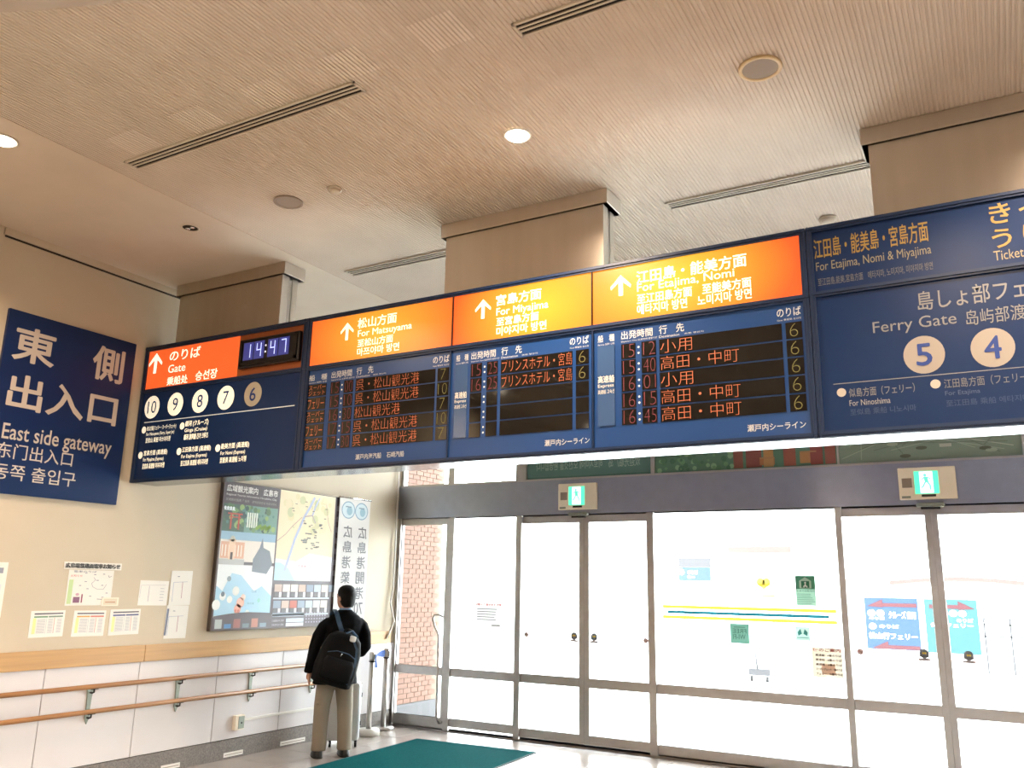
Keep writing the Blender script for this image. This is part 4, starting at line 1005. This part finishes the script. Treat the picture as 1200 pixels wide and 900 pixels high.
# ------------------------------------------------------------------ suitcase
c = (-6.16,7.33,0); sc_ = empty('suitcase','silver hard-shell suitcase on casters standing in front of the man','suitcase',None,c,math.radians(40))
MB().loft([(0,0,.065,.155,.11,5),(0,0,.08,.165,.12,5),(0,0,.60,.165,.12,5),(0,0,.625,.15,.11,5)],40).build('shell','case_silver',sc_,True)
MB().loft([(0,0,.07,.168,.012,8),(0,0,.62,.168,.012,8)],24).build('seam_band','alu',sc_)
for zz in (.22,.50): box('latch','rubber',sc_,.163,.176,-.02,.02,zz-.02,zz+.02)
MB().tube([(-.05,.11,.60),(-.05,.11,.92),(.05,.11,.92),(.05,.11,.60)],.008,8).build('pull_handle','alu',sc_,True)
for sx in (-1,1):
    for sy in (-1,1):
        w_ = MB().cyl((0,0),.028,-.012,.012,18).build('caster','rubber',sc_,True); w_.location = (sx*.13,sy*.085,.029); w_.rotation_euler = (0,math.pi/2,0)
        MB().cyl((sx*.13,sy*.085),.014,.05,.075,12).build('caster_fork','rubber',sc_,True)

# ------------------------------------------------------------------ the man
PX,PY = -5.872,6.82
man = empty('person','man in a black coat and beige trousers seen from behind, reading the map board','person',None,(PX,PY,0),math.radians(50))
def lean(p):
    x,y,z = p; k = min(1,max(0,(z-.62)/.25)); sc = 1-.07*k
    return (x*sc+.055*min(1,max(0,(z-.75)/.6)), y, z)
def fused(name, m, parent, q, vox, smooth_it=6, fac=.6):
    if parent is man:
        for v in q.b.verts: v.co = Vector(lean(v.co))
    o = link(name, q.mesh(name), m, parent)
    return mod_bake(o,[('REMESH',dict(mode='VOXEL',voxel_size=vox)),('SMOOTH',dict(factor=fac,iterations=smooth_it))])
HT = math.radians(32)                             # head turned to his left
def hrot(p):
    x,y,z = p; x *= 1.14; y *= 1.04; return (x*math.cos(HT)-y*math.sin(HT), x*math.sin(HT)+y*math.cos(HT)+.01, z)
q = MB()
# torso, pelvis, neck
q.loft([(0,0,.80,.12,.09),(0,0,.86,.165,.105),(0,0,.95,.155,.10),(0,0,1.05,.145,.095),(0,0,1.18,.165,.10),(0,0,1.25,.16,.09),(0,0,1.30,.12,.075),(0,0,1.345,.07,.055)],24)
q.tube([(0,-.005,1.33),(0,.005,1.46)],.052,16)
for s in (-1,1):
    q.tube([(s*.085,0,.87),(s*.10,.01,.66),(s*.115,.015,.46),(s*.12,-.01,.28),(s*.125,-.02,.075)],[.085,.078,.055,.052,.036],16)
    q.loft([(s*.128,.05,.015,.038,.11),(s*.128,.04,.05,.036,.09),(s*.125,-.01,.09,.034,.04)],16)
armL = [(-.15,0,1.25),(-.21,-.005,1.19),(-.262,-.02,1.03),(-.268,.03,.80)]
armR = [(.15,0,1.25),(.21,-.005,1.19),(.262,-.02,1.03),(.20,.17,.97)]
for A in (armL,armR): q.tube(A,[.05,.048,.038,.026],14)
def hand(q, w, d, side, u_):
    """palm from wrist w along d, thumb side u_"""
    d = Vector(d).normalized(); u_ = Vector(u_).normalized(); n_ = d.cross(u_); w = Vector(w)
    q.tube([w,w+d*.03,w+d*.06,w+d*.085],[.022,.026,.028,.022],10)
    for k in range(-1,2): q.tube([w+d*.02+u_*k*.016,w+d*.085+u_*k*.02],.014,8)
    for k,(L) in enumerate((.060,.072,.068,.052)):
        b0 = w+d*.082+u_*(.027-.018*k); q.tube([b0,b0+d*L*.5+n_*side*.006,b0+d*L*.85+n_*side*.022],[.0092,.0085,.007],8)
    b0 = w+d*.02+u_*.02; q.tube([b0,b0+d*.03+u_*.022,b0+d*.06+u_*.032],[.011,.0095,.0075],8)
hand(q,(-.268,.03,.80),(.02,.05,-1),1,(0,1,0)); hand(q,(.20,.17,.97),(-.3,.9,-.1),-1,(-.3,0,1))
# head
hd_r = [(0,.035,1.395,.030,.035),(0,.03,1.415,.048,.058),(0,.02,1.445,.060,.078),(0,.008,1.485,.070,.090),(0,.0,1.525,.076,.097),(0,-.005,1.565,.074,.093),(0,-.008,1.595,.058,.074),(0,-.008,1.612,.03,.038)]
hq = MB().loft(hd_r,24)
hq.tube([(0,.095,1.515),(0,.112,1.482),(0,.116,1.470)],[.008,.013,.011],8)         # nose
hq.tube([(-.022,.086,1.440),(0,.094,1.441),(.022,.086,1.440)],.007,8); hq.tube([(-.02,.085,1.430),(0,.092,1.429),(.02,.085,1.430)],.007,8)
for s in (-1,1):
    hq.ball((s*.078,-.005,1.495),(.009,.018,.030),12); hq.tube([(s*.05,.082,1.528),(s*.03,.09,1.532),(s*.012,.088,1.527)],.006,8)
for v in hq.b.verts: v.co = Vector(hrot(v.co))
me_ = hq.mesh('h'); q.b.from_mesh(me_); bpy.data.meshes.remove(me_)
fused('body','skin',man,q,.0062,3,.5)
for s in (-1,1):
    e_ = MB().ball(lean(hrot((s*.030,.088,1.508))),(.010,.010,.008),12).build('eye','rubber',man,True)
# hair cap
q = MB().loft([(0,-.045,1.405,.045,.040),(0,-.035,1.43,.066,.062),(0,-.028,1.465,.076,.078),(0,-.022,1.50,.083,.086),(0,-.014,1.54,.088,.098),(0,-.010,1.575,.082,.094),(0,-.008,1.602,.066,.078),(0,-.008,1.620,.042,.052),(0,-.008,1.628,.018,.022)],24)
for v in q.b.verts: v.co = Vector(hrot(v.co))
hair = fused('hair','hair',man,q,.006,3,.5)
# shirt collar
MB().loft([(.052,-.004,1.362,.064,.062),(.054,0,1.400,.058,.056),(.054,0,1.400,.053,.051)],24,cap=False).build('shirt_collar','shirt_blue',man,True)
# coat
q = MB().loft([(-.005,0,.675,.222,.150),(-.005,0,.70,.221,.149),(-.003,0,.80,.208,.140),(0,0,.93,.195,.132),(0,0,1.05,.190,.128),(0,-.002,1.18,.203,.132),(0,-.004,1.245,.212,.128),(0,-.003,1.288,.196,.114),(0,-.002,1.328,.150,.095),(0,0,1.358,.10,.078),(0,0,1.38,.072,.068)],32,2.3)
def sleeve(A, R): q.tube(A,R,16)
sleeve([(-.15,0,1.262),(-.205,-.004,1.215),(-.252,-.016,1.13),(-.272,-.022,1.02),(-.278,.0,.90),(-.278,.028,.785)],[.062,.068,.066,.062,.056,.052])
sleeve([(.15,0,1.262),(.205,-.004,1.215),(.250,-.016,1.13),(.270,-.026,1.02),(.255,.05,.975),(.205,.165,.965)],[.062,.068,.066,.064,.058,.050])
q.tube([(0,0,1.35),(0,0,1.385)],.072,20)
fused('coat','coat_black',man,q,.0085,4,.6)
# trousers
q = MB().loft([(0,0,.68,.155,.10),(0,0,.80,.165,.11),(0,0,.90,.165,.11)],24)
for s in (-1,1): q.tube([(s*.085,0,.80),(s*.095,.005,.62),(s*.112,.012,.46),(s*.118,-.004,.30),(s*.122,-.016,.14),(s*.124,-.014,.065)],[.092,.090,.079,.073,.071,.074],18)
for s in (-1,1):
    for zz,aa in ((.11,.3),(.16,2.4),(.44,1.2),(.50,4.0),(.60,2.2)): q.ball((s*.118+.065*math.cos(aa),.065*math.sin(aa),zz),(.02,.02,.008),10)
fused('trousers','trouser_beige',man,q,.0085,4,.6)
for s in (-1,1):
    q = MB().loft([(s*.130,.045,.002,.050,.140,2.6),(s*.130,.045,.022,.052,.142,2.6),(s*.130,.035,.050,.047,.125,2.4),(s*.127,.005,.078,.044,.085,2.2),(s*.125,-.02,.105,.040,.050,2)],28)
    q.build('shoe','shoe_black',man,True)
    MB().loft([(s*.130,.045,.0008,.053,.143,2.6),(s*.130,.045,.012,.053,.143,2.6)],28).build('sole','rubber',man)
# backpack (slung over the left shoulder)
bp = empty('backpack','large black backpack with blue-grey strap hanging on the back of the man','backpack',None,(PX,PY,0),math.radians(50))
tilt = Matrix.Rotation(math.radians(16),4,'Y'); C0 = Vector((-.02,-.235,.935))
def bpart(q,name,m,fuse=None):
    for v in q.b.verts: v.co = C0+(tilt @ Vector((v.co.x*1.08,v.co.y,v.co.z*1.04)))
    if fuse: return fused(name,m,bp,q,fuse,4,.5)
    return q.build(name,m,bp,True)
bpart(MB().loft([(0,0,-.25,.150,.06,3),(0,0,-.235,.180,.085,3),(0,0,-.10,.195,.095,3),(0,0,.08,.180,.090,3),(0,.005,.18,.150,.075,3),(0,.01,.225,.10,.05,3),(0,.01,.235,.05,.03,3)],32),'bag_body','bag_black',.009)
bpart(MB().loft([(0,-.085,-.20,.125,.02,3),(0,-.095,-.18,.145,.035,3),(0,-.10,-.05,.145,.035,3),(0,-.09,.0,.12,.02,3)],28),'front_pocket','bag_black')
bpart(MB().tube([(-.13,-.10,.03),(-.05,-.105,.06),(.06,-.105,.06),(.13,-.10,.03)],.004,8),'zip_line','bag_blue')
bpart(MB().tube([(-.03,.02,.225),(-.02,.0,.27),(.03,.0,.27),(.04,.02,.225)],.009,8),'grab_handle','bag_black')
bpart(MB().box(-.115,-.108,-.125,-.118,-.12,-.08).box(-.012,-.005,-.135,-.128,.02,.05),'zip_pull','alu')
bpart(MB().box(.03,.085,-.085,-.02,.17,.225,bev=.012),'paper_in_pocket','paper')
q = MB()
def strap(q, pts, w, t):
    pts = [Vector(p) for p in pts]; prev = None
    for i,p in enumerate(pts):
        d = (pts[min(i+1,len(pts)-1)]-pts[max(i-1,0)]).normalized(); s_ = Vector((1,0,0)); s_ = (s_-d*s_.dot(d)).normalized(); n_ = d.cross(s_)
        r_ = [q.b.verts.new(p+s_*a_*w/2+n_*b_*t/2) for a_,b_ in ((-1,-1),(1,-1),(1,1),(-1,1))]
        if prev:
            for k in range(4): q.b.faces.new((prev[k],prev[(k+1)%4],r_[(k+1)%4],r_[k]))
        else: q.b.faces.new(r_[::-1])
        prev = r_
    q.b.faces.new(prev)
strap(q,[(-.08,.115,1.10),(-.075,.12,1.22),(-.06,.085,1.345),(-.055,.0,1.382),(-.045,-.085,1.355),(-.025,-.145,1.27),(.0,-.16,1.20),(.03,-.175,1.15)],.045,.010)
q.build('shoulder_strap','bag_blue',bp)
q = MB(); strap(q,[(.09,-.30,1.13),(.135,-.325,1.02),(.13,-.33,.90),(.09,-.335,.77),(.05,-.33,.70)],.022,.005); q.build('compression_strap','bag_blue',bp)
q = MB(); strap(q,[(.03,-.30,1.17),(.09,-.27,1.19),(.15,-.24,1.13),(.165,-.22,1.03)],.022,.006); q.build('side_strap','bag_blue',bp)

bpy.data.objects.remove(_to); bpy.data.curves.remove(_tc)
